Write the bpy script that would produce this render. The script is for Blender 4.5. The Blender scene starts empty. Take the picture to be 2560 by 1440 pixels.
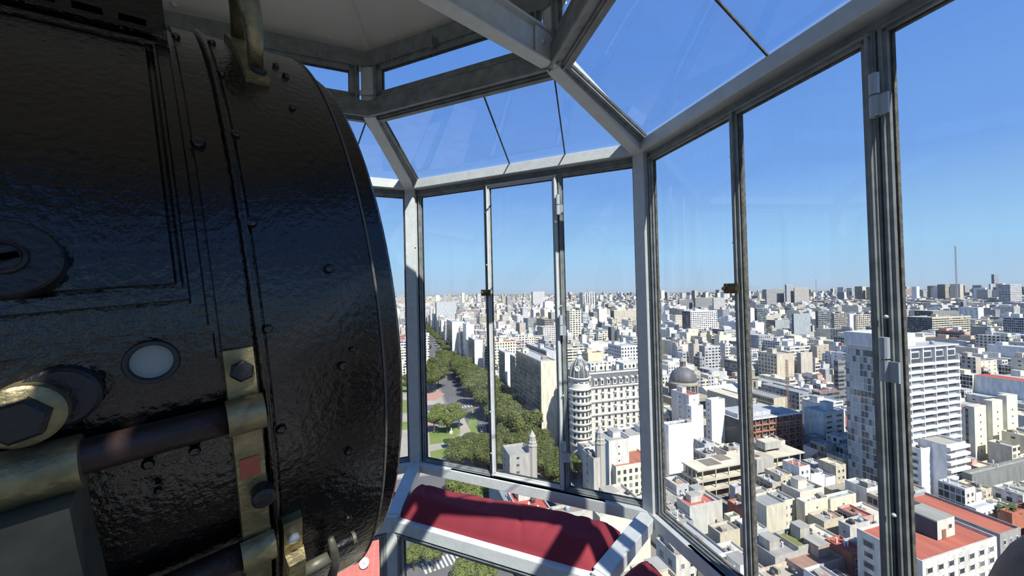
import bpy, bmesh, math, random
from mathutils import Vector, Matrix, noise as mnoise
random.seed(7)
SC = bpy.context.scene
COL = SC.collection
D2R = math.pi / 180

# ------------------------------------------------------------------ camera
FPX = 950.0
PITCH, ROLL = 0.9 * D2R, 0.75 * D2R
CF = Vector((0, math.cos(PITCH), math.sin(PITCH)))
_r0 = Vector((1, 0, 0)); _u0 = _r0.cross(CF)
CR = _r0 * math.cos(ROLL) - _u0 * math.sin(ROLL)
CU = _u0 * math.cos(ROLL) + _r0 * math.sin(ROLL)
cam_data = bpy.data.cameras.new('camera'); cam = bpy.data.objects.new('camera', cam_data); COL.objects.link(cam)
cam.matrix_world = Matrix((CR, CU, -CF)).transposed().to_4x4()
cam_data.sensor_width = 36; cam_data.lens = 36 * FPX / 2560; cam_data.clip_start = 0.02; cam_data.clip_end = 90000
SC.camera = cam

# ------------------------------------------------------------------ light
SC.view_settings.view_transform = 'Standard'; SC.view_settings.look = 'None'
SC.view_settings.gamma = 1.0; SC.view_settings.use_curve_mapping = False
SC.view_settings.exposure = 0.0
SUN_AZ = Vector((0.50, -0.89, 0)).normalized(); SUN_EL = 50 * D2R
sun_dir = SUN_AZ * math.cos(SUN_EL) + Vector((0, 0, math.sin(SUN_EL)))
sd = bpy.data.lights.new('sun', 'SUN'); sd.energy = 8.5; sd.angle = 0.0093; sd.color = (1.0, 0.96, 0.88)
so = bpy.data.objects.new('sun', sd); COL.objects.link(so); so.rotation_euler = sun_dir.to_track_quat('Z', 'Y').to_euler()
W = bpy.data.worlds.new('sky'); SC.world = W; W.use_nodes = True
nt = W.node_tree; nt.nodes.clear()
wo = nt.nodes.new('ShaderNodeOutputWorld'); bg = nt.nodes.new('ShaderNodeBackground')
tc = nt.nodes.new('ShaderNodeTexCoord'); sx = nt.nodes.new('ShaderNodeSeparateXYZ'); rp = nt.nodes.new('ShaderNodeValToRGB')
nt.links.new(tc.outputs['Generated'], sx.inputs[0]); nt.links.new(sx.outputs['Z'], rp.inputs[0])
nt.links.new(rp.outputs[0], bg.inputs[0]); nt.links.new(bg.outputs[0], wo.inputs[0])
def ramp(node, stops):
    e = node.color_ramp.elements
    while len(e) > 1: e.remove(e[-1])
    e[0].position, e[0].color = stops[0][0], (*stops[0][1], 1)
    for p, c in stops[1:]:
        n = e.new(p); n.color = (*c, 1)
ramp(rp, [(0.0, (0.46, 0.58, 0.72)), (0.015, (0.44, 0.62, 0.82)), (0.09, (0.36, 0.64, 0.93)), (0.25, (0.19, 0.40, 0.85)), (0.5, (0.12, 0.30, 0.78)), (1.0, (0.09, 0.24, 0.66))])
bg.inputs[1].default_value = 1.0
SC.cycles.max_bounces = 8; SC.cycles.transparent_max_bounces = 24
SC.cycles.caustics_reflective = False; SC.cycles.caustics_refractive = False
SC.cycles.use_denoising = True

# ------------------------------------------------------------------ projection helpers (camera stands at the origin)
def ray(px, py): return (CF * FPX + CR * (px - 1280) + CU * (720 - py)) / FPX
def at_y(px, py, Y): d = ray(px, py); return d * (Y / d.y)
def at_z(px, py, Z): d = ray(px, py); return d * (Z / d.z)
def proj(P): d = P.dot(CF); return (1280 + FPX * P.dot(CR) / d, 720 - FPX * P.dot(CU) / d)

# ------------------------------------------------------------------ materials
MATS = {}
def mat(name, color, rough=0.5, metal=0.0, bump=0, bscale=20, var=None, vscale=5, spec=0.5, coat=0, dist=0.01, detail=4):
    if name in MATS: return MATS[name]
    m = bpy.data.materials.new(name); m.use_nodes = True; t = m.node_tree; b = t.nodes['Principled BSDF']
    b.inputs['Base Color'].default_value = (*color, 1); b.inputs['Roughness'].default_value = rough
    b.inputs['Metallic'].default_value = metal; b.inputs['Specular IOR Level'].default_value = spec
    b.inputs['Coat Weight'].default_value = coat; b.inputs['Coat Roughness'].default_value = 0.08
    c = t.nodes.new('ShaderNodeTexCoord')
    if var:
        n = t.nodes.new('ShaderNodeTexNoise'); n.inputs['Scale'].default_value = vscale; n.inputs['Detail'].default_value = 6
        r = t.nodes.new('ShaderNodeValToRGB'); ramp(r, [(0.35, color), (0.68, var)])
        t.links.new(c.outputs['Object'], n.inputs['Vector']); t.links.new(n.outputs[0], r.inputs[0]); t.links.new(r.outputs[0], b.inputs['Base Color'])
    if bump:
        n = t.nodes.new('ShaderNodeTexNoise'); n.inputs['Scale'].default_value = bscale; n.inputs['Detail'].default_value = detail
        u = t.nodes.new('ShaderNodeBump'); u.inputs['Strength'].default_value = bump; u.inputs['Distance'].default_value = dist
        t.links.new(c.outputs['Object'], n.inputs['Vector']); t.links.new(n.outputs[0], u.inputs['Height']); t.links.new(u.outputs[0], b.inputs['Normal'])
        if coat: t.links.new(u.outputs[0], b.inputs['Coat Normal'])
    MATS[name] = m; return m
M_BLACK = mat('black_enamel', (0.003, 0.003, 0.003), 0.09, bump=0.7, bscale=110, dist=0.0022, detail=5, spec=0.75)
M_BLACK.node_tree.nodes['Principled BSDF'].inputs['Specular Tint'].default_value = (1.0, 0.95, 0.9, 1)
M_BLACK2 = mat('black_iron', (0.008, 0.009, 0.011), 0.4, bump=0.6, bscale=150, dist=0.003)
M_EDGE = mat('worn_edge', (0.09, 0.085, 0.075), 0.5, bump=0.3, bscale=60)
M_BRASS = mat('old_brass', (0.33, 0.275, 0.14), 0.44, metal=0.7, bump=0.6, bscale=110, dist=0.003, var=(0.17, 0.15, 0.085), vscale=45)
M_BRONZE = mat('dull_bronze', (0.17, 0.16, 0.115), 0.5, metal=0.4, bump=0.4, bscale=60, dist=0.004, var=(0.075, 0.07, 0.052), vscale=14)
M_ROD = mat('brown_rod', (0.045, 0.026, 0.022), 0.42, metal=0.3, bump=0.15, bscale=80, var=(0.03, 0.02, 0.018), vscale=30)
M_ORANGE = mat('orange_primer', (0.42, 0.10, 0.05), 0.7)
M_GREY = mat('grey_gloss_paint', (0.60, 0.63, 0.615), 0.38, bump=0.3, bscale=120, dist=0.002, var=(0.53, 0.56, 0.545), vscale=30)
M_GREYD = mat('grey_steel_sash', (0.26, 0.285, 0.285), 0.42, bump=0.35, bscale=90, dist=0.002, var=(0.16, 0.17, 0.165), vscale=25)
M_PUTTY = mat('aged_putty', (0.035, 0.038, 0.036), 0.9, bump=0.8, bscale=60, dist=0.004, var=(0.11, 0.105, 0.085), vscale=60)
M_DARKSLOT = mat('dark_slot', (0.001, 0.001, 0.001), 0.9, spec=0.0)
M_CEIL = mat('cream_ceiling_paint', (0.84, 0.82, 0.72), 0.45, bump=0.12, bscale=9, var=(0.78, 0.76, 0.66), vscale=6)
M_YELLOW = mat('yellow_floor_paint', (0.30, 0.20, 0.02), 0.5)
M_CLOTH = mat('maroon_cloth', (0.22, 0.03, 0.042), 0.85, bump=0.25, bscale=220, dist=0.001, spec=0.2)
M_SKIN = mat('skin', (0.22, 0.155, 0.125), 0.6, bump=0.15, bscale=180, dist=0.001, var=(0.17, 0.12, 0.10), vscale=60)
M_HAIR = mat('dark_hair', (0.03, 0.02, 0.015), 0.6)
M_SHIRT = mat('grey_vest', (0.10, 0.11, 0.13), 0.9)
M_PORT = mat('porthole_glass', (0.25, 0.28, 0.28), 0.25)

def glass_mat(name, dirt, streak, tint=(1, 1, 1), ior=1.45):
    m = bpy.data.materials.new(name); m.use_nodes = True; t = m.node_tree; t.nodes.clear()
    o = t.nodes.new('ShaderNodeOutputMaterial'); tr = t.nodes.new('ShaderNodeBsdfTransparent'); gl = t.nodes.new('ShaderNodeBsdfGlossy')
    tr.inputs[0].default_value = (*tint, 1)
    gl.inputs['Roughness'].default_value = 0.0; fr = t.nodes.new('ShaderNodeFresnel'); fr.inputs[0].default_value = 1.5
    m1 = t.nodes.new('ShaderNodeMixShader'); m2 = t.nodes.new('ShaderNodeMixShader'); df = t.nodes.new('ShaderNodeBsdfDiffuse'); df.inputs[0].default_value = (0.8, 0.82, 0.85, 1)
    t.links.new(fr.outputs[0], m1.inputs[0]); t.links.new(tr.outputs[0], m1.inputs[1]); t.links.new(gl.outputs[0], m1.inputs[2])
    c = t.nodes.new('ShaderNodeTexCoord'); mp = t.nodes.new('ShaderNodeMapping'); n = t.nodes.new('ShaderNodeTexNoise')
    mp.inputs['Scale'].default_value = streak; n.inputs['Scale'].default_value = 6; n.inputs['Detail'].default_value = 5
    r = t.nodes.new('ShaderNodeMapRange'); r.inputs[1].default_value = 0.45; r.inputs[2].default_value = 0.8; r.inputs[3].default_value = dirt * 0.3; r.inputs[4].default_value = dirt
    t.links.new(c.outputs['Object'], mp.inputs[0]); t.links.new(mp.outputs[0], n.inputs['Vector']); t.links.new(n.outputs[0], r.inputs[0])
    t.links.new(r.outputs[0], m2.inputs[0]); t.links.new(m1.outputs[0], m2.inputs[1]); t.links.new(df.outputs[0], m2.inputs[2]); t.links.new(m2.outputs[0], o.inputs[0])
    MATS[name] = m; return m
M_GLASS = glass_mat('window_glass', 0.045, (6, 6, 0.5))
M_GLASS_ROOF = glass_mat('dusty_roof_glass', 0.16, (1.5, 3, 3), (0.93, 0.96, 1), 2.0)

# ------------------------------------------------------------------ mesh helpers
class MB:
    def __init__(s): s.v = []; s.f = []; s.mi = []; s.m = 0
    def add(s, vs, fs):
        n = len(s.v); s.v += [Vector(v) for v in vs]
        for f in fs: s.f.append(tuple(i + n for i in f)); s.mi.append(s.m)
        return s
    def hexa(s, p): # 8 corners: bottom 0-3 ccw, top 4-7
        return s.add(p, [(0, 3, 2, 1), (4, 5, 6, 7), (0, 1, 5, 4), (1, 2, 6, 5), (2, 3, 7, 6), (3, 0, 4, 7)])
    def box(s, x0, x1, y0, y1, z0, z1):
        return s.hexa([(x0, y0, z0), (x1, y0, z0), (x1, y1, z0), (x0, y1, z0), (x0, y0, z1), (x1, y0, z1), (x1, y1, z1), (x0, y1, z1)])
    def bar(s, a, b, w, h, side, up=None):
        # rectangular bar from a to b; w along side, h along up (perpendicular)
        a, b = Vector(a), Vector(b); d = (b - a).normalized(); side = Vector(side); side = (side - d * side.dot(d)).normalized()
        up = d.cross(side) if up is None else (Vector(up) - d * Vector(up).dot(d)).normalized()
        W_, H_ = side * w / 2, up * h / 2
        p = [a - W_ - H_, a + W_ - H_, a + W_ + H_, a - W_ + H_, b - W_ - H_, b + W_ - H_, b + W_ + H_, b - W_ + H_]
        return s.hexa(p)
    def tube(s, pts, rad, n=12, cap=True):
        pts = [Vector(p) for p in pts]; rings = []; prev = None
        for i, p in enumerate(pts):
            d = (pts[min(i + 1, len(pts) - 1)] - pts[max(i - 1, 0)]).normalized()
            if prev is None: prev = d.orthogonal().normalized()
            prev = (prev - d * prev.dot(d)).normalized(); q = d.cross(prev)
            r = rad[i] if isinstance(rad, (list, tuple)) else rad
            rings.append([p + (prev * math.cos(2 * math.pi * k / n) + q * math.sin(2 * math.pi * k / n)) * r for k in range(n)])
        vs = [v for r in rings for v in r]; fs = []
        for i in range(len(rings) - 1):
            for k in range(n): fs.append((i * n + k, i * n + (k + 1) % n, (i + 1) * n + (k + 1) % n, (i + 1) * n + k))
        if cap: fs.append(tuple(reversed(range(n)))); fs.append(tuple(range((len(rings) - 1) * n, len(rings) * n)))
        return s.add(vs, fs)
    def lathe(s, prof, n=24, o=(0, 0, 0), X=(1, 0, 0), Y=(0, 1, 0), Z=(0, 0, 1), ph=0):
        o, X, Y, Z = Vector(o), Vector(X), Vector(Y), Vector(Z); vs = []; fs = []
        for r, z in prof:
            for k in range(n):
                a = ph + 2 * math.pi * k / n; vs.append(o + Z * z + (X * math.cos(a) + Y * math.sin(a)) * r)
        for i in range(len(prof) - 1):
            for k in range(n): fs.append((i * n + k, i * n + (k + 1) % n, (i + 1) * n + (k + 1) % n, (i + 1) * n + k))
        fs.append(tuple(reversed(range(n)))); fs.append(tuple(range((len(prof) - 1) * n, len(prof) * n)))
        return s.add(vs, fs)
    def prism(s, poly, z0, z1):
        n = len(poly)
        return s.add([(x, y, z0) for x, y in poly] + [(x, y, z1) for x, y in poly],
                     [tuple(reversed(range(n))), tuple(range(n, 2 * n))] + [(i, (i + 1) % n, n + (i + 1) % n, n + i) for i in range(n)])
    def mesh(s, name, mats, inv=None, smooth=False, bevel=0):
        me = bpy.data.meshes.new(name)
        vs = [inv @ v for v in s.v] if inv is not None else s.v
        me.from_pydata([tuple(v) for v in vs], [], s.f)
        if not isinstance(mats, (list, tuple)): mats = [mats]
        for m in mats: me.materials.append(m)
        if len(mats) > 1: me.polygons.foreach_set('material_index', s.mi)
        if smooth: me.shade_smooth()
        me.update(); return me
    def build(s, name, mats, parent=None, world=True, smooth=False, bevel=0, **props):
        inv = MW[parent.name].inverted() if (parent is not None and world) else None
        me = s.mesh(name, mats, inv, smooth)
        o = bpy.data.objects.new(name, me); COL.objects.link(o)
        if parent is not None:
            o.parent = parent; MW[o.name] = MW[parent.name].copy()
        else: MW[o.name] = Matrix()
        if bevel:
            b = o.modifiers.new('b', 'BEVEL'); b.width = bevel; b.segments = 2; b.limit_method = 'ANGLE'; b.angle_limit = 0.7
        if smooth == 'auto':
            me.shade_auto_smooth if False else None
        for k, v in props.items(): o[k] = v
        return o
MW = {}
def tag(o, label, cat, group=None, kind=None):
    if label: o['label'] = label
    if cat: o['category'] = cat
    if group: o['group'] = group
    if kind: o['kind'] = kind
    return o
def thing(name, label, cat, loc=(0, 0, 0), rz=0, group=None, kind=None, mtx=None):
    o = bpy.data.objects.new(name, None); COL.objects.link(o); o.empty_display_size = 0.1
    m = mtx if mtx is not None else Matrix.Translation(Vector(loc)) @ Matrix.Rotation(rz, 4, 'Z')
    o.matrix_world = m; MW[o.name] = m.copy()
    return tag(o, label, cat, group, kind)
def inst(name, me, parent, mtx, **props):
    o = bpy.data.objects.new(name, me); COL.objects.link(o); o.parent = parent; o.matrix_local = mtx
    if parent is not None: MW[o.name] = MW[parent.name] @ mtx
    for k, v in props.items(): o[k] = v
    return o
def smooth_angle(o, ang=40):
    me = o.data; me.shade_smooth()
    m = o.modifiers.new('es', 'EDGE_SPLIT'); m.split_angle = ang * D2R

exec_parts = []
# ================================================================== LANTERN ROOM
LEAN = 0.011
XY = {}
XY['A'] = Vector((-0.544, 2.10)); XY['B'] = Vector((0.570, 1.60)); XY['C'] = Vector((0.895, 0.44))
XY['Z'] = Vector((-1.67, 1.66)); XY['D'] = Vector((0.40, -0.78)); XY['E'] = Vector((-0.85, -1.14)); XY['W'] = Vector((-1.75, -0.64)); XY['Y'] = Vector((-2.09, 0.53))  # unseen rear corners D, E, W pushed out so the ceiling shades the drum
RING = ['Z', 'A', 'B', 'C', 'D', 'E', 'W', 'Y']
CEN = Vector((-0.60, 0.55))
ZE, ZS, ZU, ZT, ZL, ZF = 0.597, -0.915, 0.762, 0.925, -1.0, -1.62
KU, KL = 0.555, 0.377
def P(n, z, k=0.0):
    p = XY[n]; d = (CEN - p).normalized(); q = p + d * k
    return Vector((q.x - LEAN * z, q.y, z))
def radial(n): d = (CEN - XY[n]).normalized(); return Vector((d.x, d.y, 0))

fw = thing('lantern_framework', 'grey painted steel frame of the glazed lantern room', 'frame', (CEN.x, CEN.y, ZF), kind='structure')
for n in RING:
    rd = radial(n); tg = Vector((-rd.y, rd.x, 0))
    if n == 'B':   # this post is a flat bar set slightly askew
        r2 = Matrix.Rotation(-14 * D2R, 3, 'Z') @ rd; t2 = Vector((-r2.y, r2.x, 0))
        MB().bar(P(n, ZS - 0.02, .030), P(n, ZE, .030), 0.056, 0.030, t2, r2).build('post', M_GREY, fw, bevel=0.002)
        MB().bar(P(n, ZS - 0.02, -.005), P(n, ZE, -.005), 0.040, 0.045, tg, rd).build('post', M_GREYD, fw)
    else: MB().bar(P(n, ZS - 0.02, .012), P(n, ZE, .012), 0.056, 0.055, tg, rd).build('post', M_GREY, fw, bevel=0.003)
    MB().bar(P(n, ZE), P(n, ZU, KU), 0.050, 0.075, tg).build('rafter', M_GREY, fw, bevel=0.003)
    MB().bar(P(n, ZU - 0.02, KU), P(n, ZT + 0.05, KU), 0.052, 0.05, tg, rd).build('post', M_GREY, fw, bevel=0.003)
    MB().bar(P(n, ZS, -0.02), P(n, ZL, KL), 0.064, 0.05, tg).build('seat_bracket', M_GREY, fw, bevel=0.003)
    MB().bar(P(n, ZL + 0.02, KL), P(n, ZF, KL), 0.052, 0.05, tg, rd).build('post', M_GREY, fw, bevel=0.003)
NS = len(RING)
for i, n in enumerate(RING):
    m = RING[(i + 1) % NS]
    dn = (XY[m] - XY[n]).normalized(); inw = Vector((-dn.y, dn.x, 0))
    if inw.dot(Vector((CEN.x, CEN.y, 0)) - Vector((XY[n].x, XY[n].y, 0))) < 0: inw = -inw
    up = Vector((0, 0, 1))
    a, b = P(n, ZE), P(m, ZE)
    MB().bar(a + inw * 0.026, b + inw * 0.026, 0.05, 0.046, inw, up).build('eave_rail', M_GREY, fw, bevel=0.002)
    MB().bar(a - inw * 0.012 - up * 0.034, b - inw * 0.012 - up * 0.034, 0.03, 0.03, inw, up).build('eave_angle', M_GREYD, fw)
    a, b = P(n, ZS - 0.008), P(m, ZS - 0.008)
    MB().bar(a + inw * 0.014, b + inw * 0.014, 0.056, 0.048, inw, up).build('sill_rail', M_GREY, fw, bevel=0.002)
    # black slot groove cut along the top of the rail
    a2, b2 = P(n, ZS + 0.0165), P(m, ZS + 0.0165)
    MB().bar(a2.lerp(b2, 0.20) + inw * 0.030, a2.lerp(b2, 0.84) + inw * 0.030, 0.010, 0.005, inw, up).build('slot', M_DARKSLOT, fw)
    sl = Vector((0, 0, 1))
    a, b = P(n, ZU, KU), P(m, ZU, KU)
    MB().bar(a, b, 0.05, 0.05, inw, up).bar(a + inw * .02 - up * .03, b + inw * .02 - up * .03, 0.012, 0.02, inw, up).build('ring_rail', M_GREYD, fw, bevel=0.003)
    a, b = P(n, ZT + 0.03, KU), P(m, ZT + 0.03, KU)
    MB().bar(a, b, 0.05, 0.06, inw, up).build('ring_rail', M_GREYD, fw)
    a, b = P(n, ZL - 0.02, KL), P(m, ZL - 0.02, KL)
    MB().bar(a, b, 0.045, 0.05, inw, up).build('seat_rail', M_GREY, fw, bevel=0.002)
    a, b = P(n, ZF + 0.03, KL), P(m, ZF + 0.03, KL)
    MB().bar(a, b, 0.045, 0.06, inw, up).build('base_rail', M_GREY, fw, bevel=0.002)
# horizontal tie beam from corner B across under the ceiling, with riveted splice plate
rb = radial('B'); tb = Vector((-rb.y, rb.x, 0))
pb = P('B', ZU - 0.01, KU)
far = pb + rb * 1.9
MB().bar(pb - Vector((0, 0, .02)) - rb * 0.02, far - Vector((0, 0, .02)), 0.046, 0.008, tb, (0, 0, 1)) \
    .bar(pb + Vector((0, 0, .03)), far + Vector((0, 0, .03)), 0.008, 0.10, tb, (0, 0, 1)) \
    .bar(pb + Vector((0, 0, .078)), far + Vector((0, 0, .078)), 0.046, 0.008, tb, (0, 0, 1)).build('tie_beam', M_GREY, fw, bevel=0.0015)
side = tb if tb.dot(-pb) > 0 else -tb
pl = pb + Vector((0, 0, .03)) + side * 0.012
MB().bar(pl + rb * 0.01, pl + rb * 0.10, 0.008, 0.085, side, (0, 0, 1)).build('gusset_plate', M_GREY, fw, bevel=0.002)
for s_, z_ in ((0.03, 0.02), (0.03, -0.022), (0.075, 0.0)):
    q = pl + rb * s_ + Vector((0, 0, z_)) + side * 0.004
    MB().lathe([(0.0085, 0), (0.008, 0.004), (0.004, 0.008)], 10, q, rb, (0, 0, 1), side).build('bolt_head', M_GREY, fw, smooth=True)
MB().tube([pl + side * 0.012 + Vector((0, 0, .035)), pl + side * 0.012 - Vector((0, 0, .045))], 0.011, 12).build('tie_sleeve', M_GREY, fw)
# a short flat clip across the post at corner A
ra = radial('A'); ta = Vector((-ra.y, ra.x, 0)); pa = P('A', ZU + 0.055, KU) + ra * 0.03
MB().bar(pa - ta * 0.055, pa + ta * 0.055, 0.02, 0.006, (0, 0, 1)).build('flat_clip', M_GREY, fw, bevel=0.001)

def sash(root, name, c4, inw, w, depth, off, mat_, inner=True):
    """rectangular steel frame between four corners (bl, br, tr, tl); bars of width w, standing off inwards by off"""
    bl, br, tr, tl = [Vector(c) for c in c4]; m = MB()
    ex = (br - bl).normalized(); ey = (tl - bl).normalized(); n = ex.cross(ey).normalized()
    if n.dot(inw) < 0: n = -n
    o = n * off
    m.bar(bl + ey * w / 2 + o, br + ey * w / 2 + o, w, depth, ey, n).bar(tl - ey * w / 2 + o, tr - ey * w / 2 + o, w, depth, ey, n)
    m.bar(bl + ex * w / 2 + o, tl + ex * w / 2 + o, w, depth, ex, n).bar(br - ex * w / 2 + o, tr - ex * w / 2 + o, w, depth, ex, n)
    if inner:  # raised inner lip, giving the rolled-steel profile
        w2 = w * 0.35; o2 = n * (off + depth * 0.5 + 0.003)
        m.bar(bl + ey * w2 + o2, br + ey * w2 + o2, 0.006, 0.008, ey, n).bar(tl - ey * w2 + o2, tr - ey * w2 + o2, 0.006, 0.008, ey, n)
        m.bar(bl + ex * w2 + o2, tl + ex * w2 + o2, 0.006, 0.008, ex, n).bar(br - ex * w2 + o2, tr - ex * w2 + o2, 0.006, 0.008, ex, n)
    fr = m.build(name, mat_, root, bevel=0.001)
    # putty line at the glass
    pm = MB(); pw = 0.0045; i0 = w - 0.001; o3 = n * (off - depth * 0.15)
    pm.bar(bl + ey * (i0 + pw / 2) + o3 + ex * i0, br + ey * (i0 + pw / 2) + o3 - ex * i0, pw, 0.010, ey, n).bar(tl - ey * (i0 + pw / 2) + o3 + ex * i0, tr - ey * (i0 + pw / 2) + o3 - ex * i0, pw, 0.010, ey, n)
    pm.bar(bl + ex * (i0 + pw / 2) + o3 + ey * i0, tl + ex * (i0 + pw / 2) + o3 - ey * i0, pw, 0.010, ex, n).bar(br - ex * (i0 + pw / 2) + o3 + ey * i0, tr - ex * (i0 + pw / 2) + o3 - ey * i0, pw, 0.010, ex, n)
    pm.build('putty', M_PUTTY, root)
    return fr
def pane(root, c4, inset, mat_, off=0.0, inw=None, name='pane'):
    bl, br, tr, tl = [Vector(c) for c in c4]; ex = (br - bl).normalized(); ey = (tl - bl).normalized()
    n = ex.cross(ey).normalized()
    if inw is not None and n.dot(inw) < 0: n = -n
    o = n * off
    MB().add([bl + (ex + ey) * inset + o, br + (ey - ex) * inset + o, tr - (ex + ey) * inset + o, tl + (ex - ey) * inset + o], [(0, 1, 2, 3)]).build(name, mat_, root)
def quad(n, m, z0, k0, z1, k1, t0=0, t1=1):
    a0, b0, a1, b1 = P(n, z0, k0), P(m, z0, k0), P(n, z1, k1), P(m, z1, k1)
    return [a0.lerp(b0, t0), a0.lerp(b0, t1), a1.lerp(b1, t1), a1.lerp(b1, t0)]
TM = (0.386, 0.693)
WN = 0
for i, n in enumerate(RING):
    m = RING[(i + 1) % NS]
    dn = (XY[m] - XY[n]).normalized(); inw = Vector((-dn.y, dn.x, 0))
    if inw.dot(Vector((CEN.x - XY[n].x, CEN.y - XY[n].y, 0))) < 0: inw = -inw
    L = (XY[m] - XY[n]).length; e = 0.028 / L
    WN += 1
    lab = {'A': 'tall three-pane steel window in the middle of the view over the avenue and domed palace', 'B': 'tall three-pane steel window at right over the white tower and roofs',
           'Z': 'tall steel window mostly hidden behind the black drum'}.get(n, 'tall three-pane steel window behind the viewer, out of the photo')
    w_ = thing('window_%d' % WN, lab, 'window', P(n, ZS).lerp(P(m, ZS), .5), kind='structure')
    zb, zt = ZS + 0.018, ZE - 0.046
    e1 = .052 / L; segs = [(e1, TM[0]), (TM[0], TM[1]), (TM[1], 1 - e)]
    j0, j1, k0_, k1_ = P(n, zb).lerp(P(m, zb), .0375 / L), P(n, zt).lerp(P(m, zt), .0375 / L), P(n, zb).lerp(P(m, zb), .031 / L), P(n, zt).lerp(P(m, zt), .031 / L)
    MB().bar(j0, j1, .012, .03, Vector((dn.x, dn.y, 0)), inw).build('jamb', M_GREY, w_); MB().bar(k0_, k1_, .005, .034, Vector((dn.x, dn.y, 0)), inw).bar(j0.lerp(j0, 1) + Vector((dn.x, dn.y, 0)) * .0085, j1 + Vector((dn.x, dn.y, 0)) * .0085, .004, .024, Vector((dn.x, dn.y, 0)), inw).build('shadow_gap', M_DARKSLOT, w_)  # near-black bars either side of the jamb stand in for shadow gaps
    for j, (t0, t1) in enumerate(segs):
        c4 = quad(n, m, zb, 0, zt, 0, t0, t1); MC = M_GREYD if n == 'B' else M_GREY  # right-hand casement in darker grey: its shade put into the colour
        sash(w_, 'fixed_frame', c4, inw, 0.015, 0.022, 0.0, M_GREYD)
        if j == 1:
            cc = quad(n, m, zb + 0.006, 0, zt - 0.006, 0, t0 + 0.004, t1 - 0.004)
            sash(w_, 'casement_frame', cc, inw, 0.019, 0.016, 0.016, MC)
            pane(w_, cc, 0.022, M_GLASS, 0.014, inw)
        else:
            pane(w_, c4, 0.018, M_GLASS, 0.0, inw)
    # hinges on the second mullion, latch on the first, small rivets on the mullion face
    q0, q1 = P(n, zb).lerp(P(m, zb), TM[1]), P(n, zt).lerp(P(m, zt), TM[1])
    ex = Vector((dn.x, dn.y, 0))
    for f in (0.128, 0.52, 0.897):
        h = q0.lerp(q1, f) + inw * 0.036 + ex * 0.004
        MB().tube([h - Vector((0, 0, 0.045)), h - Vector((0, 0, .002))], 0.0085, 12).tube([h + Vector((0, 0, .002)), h + Vector((0, 0, 0.045))], 0.0085, 12) \
            .bar(h + ex * 0.012 - Vector((0, 0, .045)), h + ex * 0.012 - Vector((0, 0, .003)), 0.024, 0.005, ex, inw).build('hinge', mat('hinge_paint', (0.40, 0.45, 0.48), 0.4), w_, smooth=False)
    q0, q1 = P(n, zb).lerp(P(m, zb), TM[0]), P(n, zt).lerp(P(m, zt), TM[0])
    h = q0.lerp(q1, 0.625) + inw * 0.036
    MB().bar(h - ex * .024, h + ex * .024, 0.030, 0.012, (0, 0, 1), inw).bar(h - ex * .006 + inw * .012, h + ex * .03 + inw * .012, 0.013, 0.012, (0, 0, 1), inw) \
        .lathe([(0.006, 0), (0.007, .012), (0.003, .018)], 10, h - ex * .012 + inw * .006, ex, (0, 0, 1), inw).build('latch', mat('dark_brass_latch', (0.12, 0.09, 0.045), 0.4, metal=0.8, bump=.5, bscale=90), w_)
    for tt, fs_ in ((TM[0], (0.08, 0.22, 0.72, .9)), (TM[1], (0.3, 0.58)), (0.03, (.35, .6, .8))):
        q0, q1 = P(n, zb).lerp(P(m, zb), tt), P(n, zt).lerp(P(m, zt), tt)
        for f in fs_:
            c = q0.lerp(q1, f) + inw * 0.026 + ex * 0.004
            MB().lathe([(0.0042, 0), (0.004, .003), (0.0015, .006)], 8, c, ex, (0, 0, 1), inw).build('rivet', M_GREY, w_, smooth=True)
    # sloping roof light above the eave
    r_ = thing('window_%d' % (WN + 8), {'A': 'sloping dusty roof light above the middle window', 'B': 'sloping dusty roof light at upper right full of reflections', 'Z': 'sliver of sloping roof light beside the drum top'}.get(n, 'sloping roof light out of the photo'), 'window', P(n, ZE).lerp(P(m, ZE), .5), kind='structure')
    c4 = quad(n, m, ZE + 0.012, -0.012, ZU - 0.022, KU - 0.02, e * 1.1, 1 - e * 1.1); c4[1] = c4[1].lerp(c4[0], -.016); c4[2] = c4[2].lerp(c4[3], -.045)
    upn = Vector((0, 0, -1)) + inw * .2
    # trim the top corners so that the frame follows the rafters
    sash(r_, 'fixed_frame', c4, upn, 0.030, 0.020, 0.0, M_GREYD)
    pane(r_, c4, 0.026, M_GLASS_ROOF, 0.0, upn)
    for tt, sh in ((0.49, .62), (0.72, .96)):
        a_, b_ = c4[0].lerp(c4[1], tt), c4[3].lerp(c4[2], sh)
        MB().bar(a_ - Vector((0, 0, .003)), b_ - Vector((0, 0, .003)), 0.005, 0.005, ex).build('glass_joint', M_PUTTY, r_)
    # upright clerestory light
    cl = thing('window_%d' % (WN + 16), {'A': 'narrow clerestory light under the cream ceiling above the middle roof light', 'B': 'narrow clerestory light cut off by the top edge of the photo', 'Z': 'small clerestory light beside the drum top'}.get(n, 'narrow clerestory light out of the photo'), 'window', P(n, ZU, KU).lerp(P(m, ZU, KU), .5), kind='structure')
    c4 = quad(n, m, ZU + 0.013, KU, ZT + 0.013, KU, 0.05, 0.95)
    sash(cl, 'vent_frame', c4, inw, 0.038, 0.02, 0.01, M_GREYD)
    pane(cl, c4, 0.034, M_GLASS, 0.0, inw)
    cc = (c4[3] + c4[2]) / 2
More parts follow.
